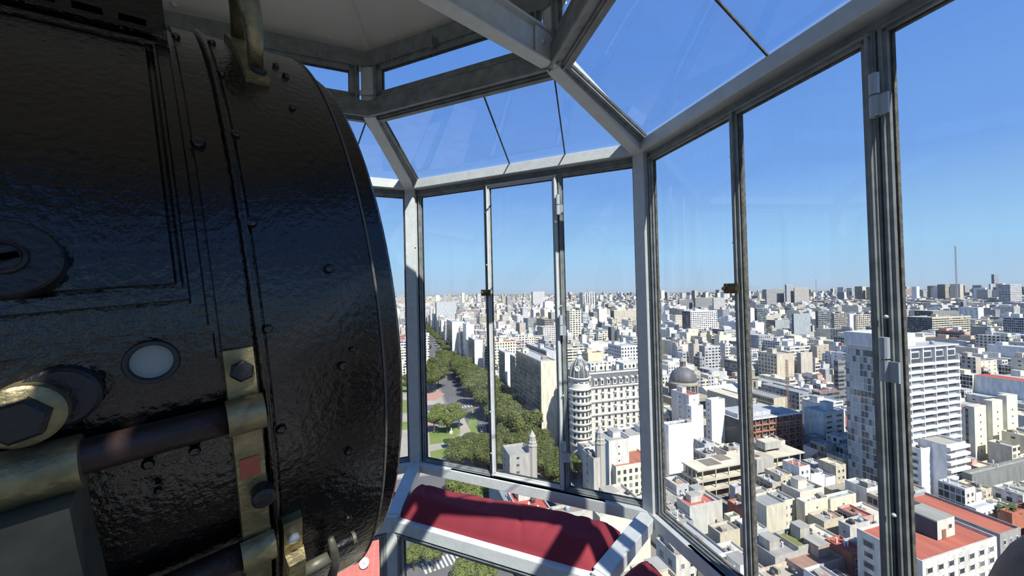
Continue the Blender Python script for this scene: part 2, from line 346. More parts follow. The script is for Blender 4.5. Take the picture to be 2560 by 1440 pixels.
    for f, s_ in ((0.42, 1.0), (0.12, .6), (0.8, .6)):
        c = c4[3].lerp(c4[2], f) + inw * .03 - Vector((0, 0, .01))
        MB().bar(c - ex * .016 * s_, c + ex * .016 * s_, 0.026 * s_, 0.012, (0, 0, 1), inw).bar(c + inw * .01 - ex * .006 * s_, c + inw * .01 + ex * .006 * s_, 0.04 * s_, .012, (0, 0, 1), inw).build('vent_catch', M_GREYD, cl, bevel=.001)
    # lower upright light under the seat
    lw = thing('window_%d' % (WN + 24), {'A': 'low window below the long maroon cushion', 'Z': 'low window beneath the drum over the red terrace'}.get(n, 'low window under the bench, out of the photo'), 'window', P(n, ZF, KL).lerp(P(m, ZF, KL), .5), kind='structure')
    zlo = -1.24 if n in 'A' else -1.22
    c4 = quad(n, m, zlo if False else ZL - 0.34, KL, ZL - 0.047, KL, 0.035, 0.965)
    sash(lw, 'fixed_frame', c4, inw, 0.026, 0.024, 0.0, M_GREYD)
    pane(lw, c4, 0.022, M_GLASS, 0.0, inw)
    c5 = quad(n, m, ZF + .03, KL, ZL - 0.345, KL, 0.02, 0.98)
    MB().add(c5 + [c + (-inw) * 0.01 for c in c5], [(0, 1, 2, 3), (7, 6, 5, 4), (0, 1, 5, 4), (2, 3, 7, 6)]).build('apron_panel', M_YELLOW, lw)

# floor and ceiling
pts = [P(n, ZF, KL) for n in RING]
MB().prism([(p.x, p.y) for p in reversed(pts)], ZF - 0.04, ZF).build('floor', mat('floor_paint', (.07, .065, .06), .6), kind='structure', label='floor of the lantern room', category='floor')
ce = thing('ceiling', 'cream painted faceted ceiling of the lantern room', 'ceiling', (CEN.x, CEN.y, 1.2), kind='structure')
zc = ZT + 0.42
for i, n in enumerate(RING):
    m = RING[(i + 1) % NS]
    a, b = P(n, ZT + 0.055, KU - .06), P(m, ZT + 0.055, KU - .06)
    c = Vector((CEN.x, CEN.y, zc))
    a2, b2 = a.lerp(c, .80), b.lerp(c, .80); a2.z = b2.z = ZT + .30; k1 = a.lerp(a2, .45); k2 = b.lerp(b2, .45); k1.z += .05; k2.z += .05
    MB().add([a, b, k2, k1, b2, a2, c], [(0, 1, 2, 3), (3, 2, 4, 5), (5, 4, 6)]).add([v + Vector((0, 0, .015)) for v in (a, b, k2, k1, b2, a2, c)], [(3, 2, 1, 0), (5, 4, 2, 3), (6, 4, 5)]).build('ceiling_panel', M_CEIL, ce)
    MB().bar(a - Vector((0, 0, .004)), k1 - Vector((0, 0, .004)), .018, .008, (b - a)).build('seam_strip', M_CEIL, ce)
    for f, g in ((.18, .22), (.82, .22), (.3, .55), (.7, .55)):
        q = a.lerp(b, f).lerp(k1.lerp(k2, f), g) - Vector((0, 0, .001))
        MB().lathe([(0.009, 0), (0.008, -.004), (.003, -.006)], 10, q).build('screw_cap', M_CEIL, ce, smooth=True)

# ================================================================== SEAT CUSHIONS
def cushion(n, m, label, t0, t1, k0, k1, zt, thick, seed, sag=0.012, dk=0.0):
    a, b = P(n, zt, 0), P(m, zt, 0)
    da, db = radial(n), radial(m)
    NX, NY = 90, 26
    base = P(n, ZL, 0).lerp(P(m, ZL, 0), .5)
    root = thing('seat_cushion', label, 'cushion', P(n, zt, KL).lerp(P(m, zt, KL), .5), group=None)
    vs = []; fs = []
    for i in range(NX + 1):
        s = i / NX; tt = t0 + (t1 - t0) * s
        for j in range(NY + 1):
            g = j / NY; k = (k0 + dk * s) + (k1 - k0 - dk * s) * g
            pa_, pb_ = P(n, zt, k), P(m, zt, k); p = pa_.lerp(pb_, tt)
            ed = min(s, 1 - s) * 9; eg = min(g, 1 - g) * 3.2
            prof = min(1, ed * 1.6) ** .4 * min(1, eg * 1.3) ** .45 if min(ed, eg) > 0 else 0
            w = mnoise.noise(Vector((s * 5 + seed, g * 2.4, seed))) * 0.010 + mnoise.noise(Vector((s * 16, g * 3 + s * 9, seed * 2))) * 0.0035
            wr = 0
            for (c0, c1, sl, am) in ((.12, .5, .9, .006), (.45, .3, -.8, .006), (.62, .6, 1.2, .008), (.78, .5, -1.1, .007), (.9, .4, .8, .008)):
                d = (s - c0) - sl * .12 * (g - c1); wr += -am * math.exp(-(d / .012) ** 2) * math.exp(-((g - c1) / .4) ** 2)
            z = zt - thick + (thick + sag * (math.sin(s * 9 + seed) * .5) + w + wr) * prof
            vs.append(Vector((p.x, p.y, z)))
    nv = len(vs)
    vs += [Vector((v.x, v.y, zt - thick)) for v in vs]
    r = NY + 1
    for i in range(NX):
        for j in range(NY):
            q = (i * r + j, i * r + j + 1, (i + 1) * r + j + 1, (i + 1) * r + j); fs.append(q); fs.append(tuple(nv + x for x in reversed(q)))
    for i in range(NX):
        for j0 in (0, NY):
            q = (i * r + j0, (i + 1) * r + j0, nv + (i + 1) * r + j0, nv + i * r + j0); fs.append(q)
    for j in range(NY):
        for i0 in (0, NX):
            fs.append((i0 * r + j, i0 * r + j + 1, nv + i0 * r + j + 1, nv + i0 * r + j))
    MB().add(vs, fs).build('cover', M_CLOTH, root, smooth=True)
    pts = [vs[i * r + 3] + Vector((0, 0, .002)) for i in range(3, NX - 2)]
    MB().tube(pts, 0.0022, 6).build('piping', M_CLOTH, root, smooth=True)
    return root
cushion('A', 'B', 'long maroon cloth bench cushion in front of the middle window', 0.03, 0.972, 0.155, 0.372, ZL + 0.086, 0.105, 1.3, dk=-0.055)
cushion('B', 'C', 'maroon bench cushion whose corner shows at the bottom edge of the photo', 0.07, 0.95, 0.17, 0.365, ZL + 0.075, 0.09, 4.1)
cushion('Z', 'A', 'maroon bench cushion just showing between drum and bracket', 0.05, 0.95, 0.13, 0.372, ZL + 0.075, 0.09, 7.7)

# ================================================================== LIGHTHOUSE LAMP DRUM
DK = 1.2
DR = 0.5 * DK
DC = Vector((-0.48511, 0.83297, -0.04019)) * DK
DA = Vector((0.75089, 0.65327, 0.09694)).normalized()
DY = Vector((0, 0, 1)).cross(DA).normalized(); DZ = DA.cross(DY)
DM = Matrix((DA, DY, DZ)).transposed().to_4x4(); DM.translation = DC
drum = thing('searchlight_drum', 'huge glossy black lighthouse lamp drum filling the left of the photo', 'lamp', mtx=DM)
def cyl(s, ph, r): # local point on the drum: s along axis, ph degrees up from the side facing the viewer
    a = ph * D2R; return Vector((s, -r * math.cos(a), r * math.sin(a)))
def cpatch(mb, s0, s1, p0, p1, r0, r1, n=None, bev=0.0):
    n = n or max(2, int(abs(p1 - p0) / 2.5)); vs = []; fs = []
    for i in range(n + 1):
        ph = p0 + (p1 - p0) * i / n
        vs += [cyl(s0, ph, r0), cyl(s1, ph, r0), cyl(s1 - bev, ph, r1), cyl(s0 + bev, ph, r1)]
    for i in range(n):
        for k in range(4): fs.append((i * 4 + k, i * 4 + (k + 1) % 4, i * 4 + 4 + (k + 1) % 4, i * 4 + 4 + k))
    fs += [(3, 2, 1, 0), (n * 4, n * 4 + 1, n * 4 + 2, n * 4 + 3)]
    return mb.add(vs, fs)
def cring(mb, prof, n=144, closed=False):
    vs = []; fs = []
    for s, r in prof:
        for k in range(n): vs.append(cyl(s, 360 * k / n, r))
    m = len(prof)
    for i in range(m if closed else m - 1):
        j = (i + 1) % m
        for k in range(n): fs.append((i * n + k, i * n + (k + 1) % n, j * n + (k + 1) % n, j * n + k))
    return mb.add(vs, fs)
def L(o, **k): return o
K = DK
o = cring(MB(), [(-1.05 * K, .30 * K), (-1.05 * K, DR * .985), (0, DR * .985), (0, DR * 0.8)]).build('shell', M_BLACK, drum, world=False, smooth=True); smooth_angle(o, 35)
# end cap far behind on the left, front skirt between rim and flange, front lens ring
cring(MB(), [(-1.05 * K, .30 * K), (-1.06 * K, .02 * K)]).build('rear_plate', M_BLACK2, drum, world=False)
o = cring(MB(), [(-.116 * K, DR * .986), (-.116 * K, DR * .999), (-0.004 * K, DR * .999), (0, DR * .996), (0, DR * .93)]).build('front_shell', M_BLACK, drum, world=False, smooth=True); smooth_angle(o, 30)
o = cring(MB(), [(0.001, DR * .93), (0.004, DR * .953), (0.029 * K, DR * .956), (0.033 * K, DR * .95), (0.032 * K, DR * .90), (0.01 * K, DR * .88)]).build('front_flange', M_BLACK, drum, world=False, smooth=True); smooth_angle(o, 30)
cring(MB(), [(0.0, DR * .9965), (0.0012, DR * 0.9995), (-0.0012, DR * 1.0005), (-0.002, DR * .9985)], closed=True).build('worn_rim_edge', M_EDGE, drum, world=False, label='chipped pale paint edge of the rim')
o = MB().lathe([(DR * .9, 0), (DR * .7, 0.03 * K), (DR * .4, .055 * K), (0.01, .065 * K)], 64, (0.01 * K, 0, 0), (0, 1, 0), (0, 0, 1), (1, 0, 0)).build('front_lens', mat('lens_glass', (0.3, 0.33, 0.33), 0.1, spec=.8), drum, world=False, smooth=True)
# hoops: broad raised strap with rounded bead on its front edge
o = cring(MB(), [(-.153 * K, DR * .985), (-.152 * K, DR * .997), (-.128 * K, DR * .997), (-.127 * K, DR * .985)]).build('hoop_band', M_BLACK, drum, world=False, smooth=True); smooth_angle(o, 30)
o = cring(MB(), [(-.126 * K, DR * .99), (-.1255 * K, DR * 1.006), (-.122 * K, DR * 1.010), (-.1185 * K, DR * 1.006), (-.118 * K, DR * .99)]).build('hoop_bead', M_BLACK, drum, world=False, smooth=True)
# hinged inspection door: border frame and inner field
def frame_rect(mb, s0, s1, p0, p1, w, pw, r0, r1, bev=0.002):
    cpatch(mb, s0, s1, p1 - pw, p1, r0, r1, 12, bev); cpatch(mb, s0, s1, p0, p0 + pw, r0, r1, 3, bev)
    cpatch(mb, s1 - w, s1, p0 + pw * .6, p1 - pw * .6, r0, r1, 18, bev); cpatch(mb, s0, s0 + w, p0 + pw * .6, p1 - pw * .6, r0, r1, 18, bev)
dr_ = MB(); frame_rect(dr_, -.50 * K, -.158 * K, 3.6, 44.5, .014 * K, 2.4, DR * .98, DR * .996, .003); dr_.build('door_surround', M_BLACK, drum, world=False)
d2 = MB(); frame_rect(d2, -.49 * K, -.1685 * K, 6.4, 43.2, .007 * K, 1.2, DR * .98, DR * 1.012, .003); door = cpatch(MB(), -.485 * K, -.176 * K, 8.2, 41.8, DR * .97, DR * 1.006, 24, .004).build('access_door', M_BLACK, drum, world=False)
d2.build('door_bead', M_BLACK, door, world=False)
d3 = MB(); cpatch(d3, -.50 * K, -.155 * K, -.2, 2.6, DR * .98, DR * .99, 3, .003); d3.build('lower_strip', M_BLACK, drum, world=False)
# knob disc on the door
def cylframe(s, ph, r):
    a = ph * D2R; return cyl(s, ph, r), Vector((1, 0, 0)), Vector((0, math.sin(a), math.cos(a))), Vector((0, -math.cos(a), math.sin(a)))
def boss(name, s, ph, prof, m, par=None, n=24, r=None, sub=False, smooth=True, **kw):
    o_, X, Y, Z = cylframe(s, ph, r or DR)
    ob = MB().lathe(prof, n, o_, X, Y, Z, ph=kw.pop('rot', 0)).build(name, m, par or drum, world=False, smooth=smooth, **kw)
    if smooth: smooth_angle(ob, 35)
    return ob
kd = boss('knob_disc', -.268 * K, 10.8, [(.0285 * K, 0), (.0285 * K, .016 * K), (.027 * K, .018 * K), (.012 * K, .018 * K)], M_BLACK2, n=40)
boss('knob_screw', -.268 * K, 10.8, [(.0125 * K, .017 * K), (.012 * K, .020 * K), (.010 * K, .0215 * K), (.009 * K, .0195 * K)], M_BLACK2, par=kd, n=28)
o_, X, Y, Z = cylframe(-.268 * K, 10.8, DR + .0205 * K)
MB().bar(o_ - (X * .9 + Y * .2) * .0085 * K, o_ + (X * .9 + Y * .2) * .0085 * K, .004 * K, .0025 * K, Y, Z).build('screw_slot', M_DARKSLOT, kd, world=False)
# vented chimney hood on top
hood = MB()
cpatch(hood, -.62 * K, -.1575 * K, 44.9, 47.0, DR * .98, DR * 1.018, 3, .003)
cpatch(hood, -.62 * K, -.1575 * K, 47.3, 49.0, DR * .98, DR * 1.008, 3, .003)
hood.build('hood_moulding', M_BLACK, drum, world=False)
a45 = 49.5; pb_ = cyl(0, 49.5, DR * .99); hs1 = -.158 * K; ztop = pb_.z + .17 * K
hd = MB().hexa([(-.62 * K, pb_.y, pb_.z - .01), (hs1, pb_.y, pb_.z - .01), (hs1, pb_.y + .30 * K, pb_.z + .02), (-.62 * K, pb_.y + .3 * K, pb_.z + .02),
                (-.62 * K, pb_.y + .02 * K, ztop), (hs1, pb_.y + .02 * K, ztop), (hs1, pb_.y + .30 * K, ztop), (-.62 * K, pb_.y + .3 * K, ztop)]).build('vent_hood', M_BLACK, drum, world=False, bevel=.003)
for k in range(9):
    s = -.176 * K - k * .036 * K
    MB().box(s - .023 * K, s, pb_.y - .004, pb_.y + .004, pb_.z + .004 * K, pb_.z + .0155 * K).build('vent_slot', M_DARKSLOT, hd, world=False)
# porthole
pt = boss('porthole_ring', -.2 * K, .7, [(.0175 * K, -.004), (.0185 * K, .003), (.0175 * K, .008), (.0150 * K, .008), (.0140 * K, .002), (.0135 * K, -.002)], M_BLACK2, n=40)
boss('porthole_glass', -.2 * K, .7, [(.0138 * K, -.006), (.0138 * K, .0012), (.001, .0012)], M_PORT, par=pt, n=32, label='pale frosted glass of the porthole')
# domed rivets and slotted screws
RIV = [(495, 357, .0062), (587, 336, .0045), (627, 556, .0058), (822, 672, .0052), (553, 184, .004), (732, 270, .004), (670, 822, .0045), (857, 914, .005), (703, 1073, .005),
       (487, 1127, .0045), (370, 1160, .0045), (872, 1128, .005), (870, 1295, .005), (440, 92, .004), (530, 108, .004), (690, 165, .004), (880, 873, .003), (715, 190, .0045), (395, 1225, .003)]
def cylhit(px, py, rad=DR):
    d = ray(px, py); d = Vector((d.dot(DA), d.dot(DY), d.dot(DZ))); o_ = Vector((-DC.dot(DA), -DC.dot(DY), -DC.dot(DZ)))
    A = d.y ** 2 + d.z ** 2; B = 2 * (o_.y * d.y + o_.z * d.z); C_ = o_.y ** 2 + o_.z ** 2 - rad * rad; q = B * B - 4 * A * C_
    if q < 0: return None
    t = (-B - math.sqrt(q)) / 2 / A; h = o_ + d * t
    return h.x, math.degrees(math.atan2(h.z, -h.y))
for px, py, r_ in RIV:
    h = cylhit(px, py)
    if h:
        ob = boss('screw_head', h[0], h[1], [(r_ * K, -.002), (r_ * K, .002), (r_ * .8 * K, .0042), (r_ * .4 * K, .0052)], M_BLACK, n=14)
# lifting handle in brass on top
hb = cpatch(MB(), -.092 * K, -.066 * K, 39.0, 60, DR * .99, DR * 1.017, 12, .0008).build('handle_base', M_BRASS, drum, world=False)
pts = []; rad = []
for k in range(25):
    t = k / 24; ph = 42.5 + 15.5 * t; rr = DR + .010 + .074 * K * math.sin(math.pi * t) ** .5
    pts.append(cyl(-.077 * K, ph, rr) + Vector((-.008 * K * math.sin(math.pi * t) ** 2, 0, 0)))
    rad.append(.0085 * K + .0075 * K * math.sin(math.pi * t) ** 1.2)
hh = MB().tube(pts, rad, 10).build('lifting_handle', M_BRASS, drum, world=False, smooth=True, label='old brass lifting handle')
for ph in (40.8, 58.5): boss('handle_bolt', -.076 * K, ph, [(.009 * K, .008), (.009 * K, .013), (.006 * K, .016)], M_BLACK2, par=hh, n=6, smooth=False)
# brass strap with two rod clips
strap = cpatch(MB(), -.153 * K, -.1285 * K, -45, .6, DR * .985, DR * 1.014, 30, .0006).build('rod_strap', M_BRASS, drum, world=False, label='old brass strap down the side')
RODR = .0135 * K
def rod_axis(ph, s0, s1): r = DR + .010 * K; return cyl(s0, ph, r), cyl(s1, ph, r)
for ph, s0, s1 in ((-6.4, -.80 * K, -.14 * K), (-24.2, -.80 * K, -.14 * K)):
    a, b = rod_axis(ph, s0, s1); a = a + (cyl(0, ph, 1)) * .002; b = b + (cyl(0, ph, 1)) * .002
    MB().tube([a, b], RODR, 28).build('guide_rod', M_ROD, drum, world=False, smooth=True)
    # half-round clip over the rod
    c0 = cyl(-.1555 * K, ph, DR + .0105 * K); vs = []; fs = []; n_, Zr = 18, Vector((0, -math.cos(ph * D2R), math.sin(ph * D2R))); Yr = Vector((0, math.sin(ph * D2R), math.cos(ph * D2R)))
    wd = Vector((.029 * K, 0, 0))
    for k in range(n_ + 1):
        a_ = math.pi * (k / n_); e_ = Yr * math.cos(a_) + Zr * math.sin(a_)
        for rr in (RODR * 1.02, RODR * 1.28): vs += [c0 + e_ * rr, c0 + e_ * rr + wd]
    for k in range(n_):
        b_ = k * 4; fs += [(b_ + 2, b_ + 3, b_ + 7, b_ + 6), (b_, b_ + 4, b_ + 5, b_ + 1), (b_, b_ + 2, b_ + 6, b_ + 4), (b_ + 1, b_ + 5, b_ + 7, b_ + 3)]
    cl_ = MB().add(vs, fs).build('rod_clip', M_BRASS, strap, world=False, smooth=True); smooth_angle(cl_, 35)
boss('strap_bolt', -.140 * K, -1.7, [(.0100 * K, .009), (.0100 * K, .016), (.008 * K, .018)], M_BLACK2, par=strap, n=6, rot=.3, smooth=False, label='black hexagonal bolt head')
boss('strap_bolt', -.134 * K, -16.2, [(.0092 * K, .009), (.0092 * K, .020), (.0105 * K, .021), (.0105 * K, .026), (.007 * K, .029)], M_BLACK2, par=strap, n=20, label='black round bolt')
cpatch(MB(), -.1495 * K, -.1335 * K, -14.0, -11.6, DR, DR * 1.016, 3).build('primer_patch', M_ORANGE, strap, world=False, label='orange primer patch on the brass')
# small clamp with spring screw at the lower right of the strap
cb = cpatch(MB(), -.118 * K, -.098 * K, -38, -22.5, DR * .99, DR * 1.02, 8, .001).build('clamp_block', M_BRASS, drum, world=False, label='small brass clamp block')
cpatch(MB(), -.117 * K, -.097 * K, -36, -28.2, DR * 1.015, DR * 1.05, 5, .002).build('clamp_jaw', M_BRASS, cb, world=False)
boss('clamp_bolt', -.108 * K, -25.3, [(.0058 * K, .012), (.0058 * K, .017), (.003 * K, .019)], mat('pale_steel', (.4, .45, .5), .4, metal=.6), par=cb, n=12)
a_, b_ = cyl(-.10 * K, -32.4, DR * 1.035), cyl(-.066 * K, -32.4, DR * 1.035)
MB().tube([a_, b_], .0075 * K, 16).build('clamp_shaft', M_BRONZE, cb, world=False, smooth=True)
MB().tube([cyl(-.07 * K, -28, DR * 1.035), cyl(-.067 * K, -30, DR * 1.045), cyl(-.063 * K, -34, DR * 1.045), cyl(-.062 * K, -44, DR * 1.04)], [.0035 * K, .0048 * K, .005 * K, .007 * K], 10).build('clamp_lever', M_BRONZE, cb, world=False, smooth=True)
sp = MB(); sp.tube([cyl(-.062 * K, -30.6, DR * 1.035), cyl(-.044 * K, -30.6, DR * 1.035)], .0045 * K, 12)
for k in range(7): s = -.060 * K + k * .0024 * K; sp.tube([cyl(s, -30.6, DR * 1.035), cyl(s + .0013 * K, -30.6, DR * 1.035)], .0058 * K, 12)
sp.build('spring_screw', M_BLACK2, cb, world=False); MB().tube([cyl(-.044 * K, -30.6, DR * 1.035), cyl(-.040 * K, -30.6, DR * 1.035)], .0078 * K, 16).build('spring_washer', M_BRONZE, cb, world=False)
# big bronze rod carrier at lower left: housing box, cap and hexagonal bolt
car = MB(); cpatch(car, -.34 * K, -.2475 * K, -60, -8.6, DR * .97, DR * 1.092, 20, .002); car.build('rod_carrier', M_BRONZE, drum, world=False, label='cast bronze rod carrier at lower left')
carrier = bpy.data.objects['rod_carrier']
cc = MB(); cc.tube([cyl(-.34 * K, -6.6, DR + .014 * K), cyl(-.2440 * K, -6.6, DR + .014 * K)], .0205 * K, 28)
cc.build('carrier_cap', M_BRASS, carrier, world=False, smooth=True); smooth_angle(bpy.data.objects['carrier_cap'], 40)
o_, X, Y, Z = cylframe(-.267 * K, -1.6, DR)
lug = MB(); lug.lathe([(.0215 * K, -.004 * K), (.0215 * K, .024 * K), (.019 * K, .026 * K)], 30, o_, X, Y, Z); lug.build('carrier_lug', M_BRASS, carrier, world=False, smooth=True); smooth_angle(bpy.data.objects['carrier_lug'], 40)
boss('carrier_bolt', -.267 * K, -1.7, [(.0155 * K, .024 * K), (.0155 * K, .035 * K), (.013 * K, .037 * K)], M_BLACK2, par=carrier, n=6, rot=.2, smooth=False, label='large black hexagonal bolt')
boss('lug_backing', -.252 * K, -1.0, [(.0225 * K, -.004 * K), (.0225 * K, .010 * K), (.02 * K, .012 * K)], M_BLACK2, par=carrier, n=30)
# yoke legs that carry the drum down to the floor
for s_ in (-.30 * K, -.55 * K):
    p0 = DM @ Vector((s_, 0, -DR * .95)); MB().bar(p0, (p0.x, p0.y, ZF), .09, .05, DA, DY).build('yoke_leg', M_BLACK2, drum, bevel=.004)
MB().lathe([(.34, 0), (.34, .04), (.2, .07)], 40, (DM @ Vector((-.425 * K, 0, 0))).xy.to_3d() + Vector((0, 0, ZF + .001))).build('pedestal', M_BLACK2, drum, smooth=False)

# ================================================================== CITY
import numpy as np
RNG = random.Random(11)
TH = 16.7 * D2R; GZ = -95.0
GU = Vector((math.cos(TH), math.sin(TH), 0)); GV = Vector((-math.sin(TH), math.cos(TH), 0))
def uv_of(p): return p.dot(GU), p.dot(GV)
def gp(u, v, z=GZ): return GU * u + GV * v + Vector((0, 0, z))

def facade_mat():
    m = bpy.data.materials.new('building_render'); m.use_nodes = True; t = m.node_tree; b = t.nodes['Principled BSDF']; N = t.nodes.new; K_ = t.links.new
    def math_(op, a, c=None, v=None):
        n = N('ShaderNodeMath'); n.operation = op
        K_(a, n.inputs[0])
        if c is not None: K_(c, n.inputs[1])
        if v is not None: n.inputs[1].default_value = v
        return n.outputs[0]
    uv = N('ShaderNodeUVMap'); uv.uv_map = 'UVMap'; s = N('ShaderNodeSeparateXYZ'); K_(uv.outputs[0], s.inputs[0])
    ac = N('ShaderNodeAttribute'); ac.attribute_name = 'col'; aw = N('ShaderNodeAttribute'); aw.attribute_name = 'win'
    w = N('ShaderNodeSeparateColor'); K_(aw.outputs['Color'], w.inputs[0])
    uu = math_('DIVIDE', s.outputs[0], w.outputs[0]); vv = math_('DIVIDE', s.outputs[1], v=3.1)
    fu = math_('ABSOLUTE', math_('SUBTRACT', math_('FRACT', uu), v=.5)); fv = math_('ABSOLUTE', math_('SUBTRACT', math_('FRACT', vv), v=.5))
    mk = math_('MULTIPLY', math_('LESS_THAN', fu, w.outputs[1]), math_('LESS_THAN', fv, w.outputs[2]))
    cell = N('ShaderNodeCombineXYZ'); K_(math_('FLOOR', uu), cell.inputs[0]); K_(math_('FLOOR', vv), cell.inputs[1])
    wn = N('ShaderNodeTexWhiteNoise'); wn.noise_dimensions = '3D'; K_(cell.outputs[0], wn.inputs[0])
    gr = N('ShaderNodeValToRGB'); ramp(gr, [(0, (.018, .022, .026)), (.7, (.05, .06, .07)), (.88, (.12, .13, .13)), (1, (.3, .3, .27))]); K_(wn.outputs[0], gr.inputs[0])
    # weather stains run down the render
    mp = N('ShaderNodeMapping'); mp.inputs['Scale'].default_value = (.6, .12, 1); K_(uv.outputs[0], mp.inputs[0])
    ns = N('ShaderNodeTexNoise'); ns.inputs['Scale'].default_value = 1; ns.inputs['Detail'].default_value = 6; K_(mp.outputs[0], ns.inputs['Vector'])
    st = N('ShaderNodeMapRange'); st.inputs[1].default_value = .35; st.inputs[2].default_value = .7; st.inputs[3].default_value = .74; st.inputs[4].default_value = 1.04; K_(ns.outputs[0], st.inputs[0])
    mx = N('ShaderNodeMixRGB'); mx.blend_type = 'MULTIPLY'; mx.inputs[0].default_value = 1; K_(ac.outputs['Color'], mx.inputs[1]); K_(st.outputs[0], mx.inputs[2])
    m2 = N('ShaderNodeMixRGB'); K_(mk, m2.inputs[0]); K_(mx.outputs[0], m2.inputs[1]); K_(gr.outputs[0], m2.inputs[2]); K_(m2.outputs[0], b.inputs['Base Color'])
    rg = N('ShaderNodeMapRange'); K_(mk, rg.inputs[0]); rg.inputs[3].default_value = .85; rg.inputs[4].default_value = .2; K_(rg.outputs[0], b.inputs['Roughness'])
    b.inputs['Specular IOR Level'].default_value = .35
    return m
M_BLD = facade_mat()
BLANK, WIN, STRIP, CURT, SPARSE, WIDE = (1, 0, 0), (2.9, .25, .29), (6.5, .46, .26), (1.7, .43, .40), (7.5, .09, .16), (4.2, .33, .27)
# boxes: (x0,x1,y0,y1,z0,z1, wall, roof, front, left, right/back)
def boxes_mesh(name, boxes):
    n = len(boxes); V = np.zeros((n, 5, 4, 3), 'f'); UVv = np.zeros((n, 5, 4, 2), 'f'); C = np.zeros((n, 5, 4), 'f'); Wn = np.zeros((n, 5, 4), 'f')
    A = np.array([b[:6] for b in boxes], 'f'); x0, x1, y0, y1, z0, z1 = A.T
    q = [(x0, y0, x1, y0), (x0, y1, x0, y0), (x1, y0, x1, y1), (x1, y1, x0, y1)]
    for f, (ax, ay, bx, by) in enumerate(q):
        Lh = np.hypot(bx - ax, by - ay); off = (np.arange(n) * 7.3 % 3) * 0
        V[:, f] = np.stack([np.stack([ax, ay, z0], 1), np.stack([bx, by, z0], 1), np.stack([bx, by, z1], 1), np.stack([ax, ay, z1], 1)], 1)
        hz = z1 - z0
        UVv[:, f] = np.stack([np.stack([off, off * 0], 1), np.stack([off + Lh, off * 0], 1), np.stack([off + Lh, hz], 1), np.stack([off, hz], 1)], 1)
    V[:, 4] = np.stack([np.stack([x0, y0, z1], 1), np.stack([x1, y0, z1], 1), np.stack([x1, y1, z1], 1), np.stack([x0, y1, z1], 1)], 1)
    UVv[:, 4] = V[:, 4, :, :2] * .5 + 3
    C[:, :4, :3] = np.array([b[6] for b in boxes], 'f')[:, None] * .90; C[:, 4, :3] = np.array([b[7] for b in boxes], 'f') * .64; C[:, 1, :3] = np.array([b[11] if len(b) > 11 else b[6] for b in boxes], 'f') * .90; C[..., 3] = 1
    Wn[..., 0] = 1; Wn[..., 3] = 1
    for f, k in ((0, 8), (1, 9), (2, 10), (3, 10)): Wn[:, f, :3] = np.array([b[k] for b in boxes], 'f')
    me = bpy.data.meshes.new(name); me.vertices.add(n * 20); me.vertices.foreach_set('co', V.ravel()); me.loops.add(n * 20); me.loops.foreach_set('vertex_index', np.arange(n * 20))
    me.polygons.add(n * 5); me.polygons.foreach_set('loop_start', np.arange(n * 5) * 4)
    me.update(calc_edges=True)
    me.uv_layers.new(name='UVMap').data.foreach_set('uv', UVv.ravel())
    a = me.attributes.new('col', 'FLOAT_COLOR', 'FACE'); a.data.foreach_set('color', C.ravel())
    a = me.attributes.new('win', 'FLOAT_COLOR', 'FACE'); a.data.foreach_set('color', Wn.ravel())
    me.materials.append(M_BLD); me.validate(); return me
def bx(x0, x1, y0, y1, z0, z1, c, roof=None, f=BLANK, l=BLANK, r=None, lc=None): return (x0, x1, y0, y1, z0, z1, c, roof or c, f, l, r or l, lc or c)
def bpart(name, boxes, root, **k): return inst(name, boxes_mesh(name, boxes), root, Matrix(), **k)
WHITE, CREAM, SAND, GREY, LGREY, DGREY, BEIGE, TERRA, RED, TIN, GREEN, CONC, PINK = (.80, .81, .80), (.78, .73, .58), (.62, .56, .42), (.36, .38, .39), (.55, .57, .58), (.16, .17, .18), (.52, .48, .40), (.50, .19, .12), (.56, .13, .09), (.52, .56, .58), (.17, .32, .24), (.46, .45, .41), (.62, .42, .36)
# shared window pieces: x across, y outwards (-), z up, unit size
def win_mesh(name, fr, gl, th=.09):
    b = MB(); b.box(-.5, .5, -.10, .02, -.5, -.5 + th).box(-.5, .5, -.10, .02, .5 - th, .5).box(-.5, -.5 + th, -.10, .02, -.5, .5).box(.5 - th, .5, -.10, .02, -.5, .5)
    b.m = 1; b.box(-.45, .45, -.03, .02, -.45, .45); return b.mesh(name, [fr, gl])
M_WGLASS = mat('dark_window_glass', (.035, .042, .05), .12, spec=.8); M_WGLASS2 = mat('curtained_window_glass', (.16, .17, .165), .3)
M_WFR = mat('pale_window_frame', (.62, .62, .58), .6); M_WFRD = mat('grey_window_frame', (.25, .26, .26), .6)
WM = [win_mesh('window_a', M_WFR, M_WGLASS), win_mesh('window_b', M_WFR, M_WGLASS2), win_mesh('window_c', M_WFRD, M_WGLASS)]
NW = [0]
def windows(root, face, w, d, xs, zs, ww, wh, meshes=(0, 0, 1), name='window'):
    for i, x in enumerate(xs):
        for j, z in enumerate(zs):
            me = WM[meshes[RNG.randrange(len(meshes))]]; NW[0] += 1
            if face == 'f': mt = Matrix.Translation((x, 0, z)) @ Matrix.Diagonal((ww, 1, wh, 1))
            elif face == 'l': mt = Matrix.Translation((0, x, z)) @ Matrix.Rotation(-math.pi / 2, 4, 'Z') @ Matrix.Diagonal((ww, 1, wh, 1))
            elif face == 'r': mt = Matrix.Translation((w, x, z)) @ Matrix.Rotation(math.pi / 2, 4, 'Z') @ Matrix.Diagonal((ww, 1, wh, 1))
            inst(name, me, root, mt)
def lin(a, b, n): return [a + (b - a) * (i + .5) / n for i in range(n)]
RECTS = []
def clear(u0, u1, v0, v1, m=1.5): return all(u1 + m < a or u0 - m > b or v1 + m < c or v0 - m > d for a, b, c, d in RECTS)
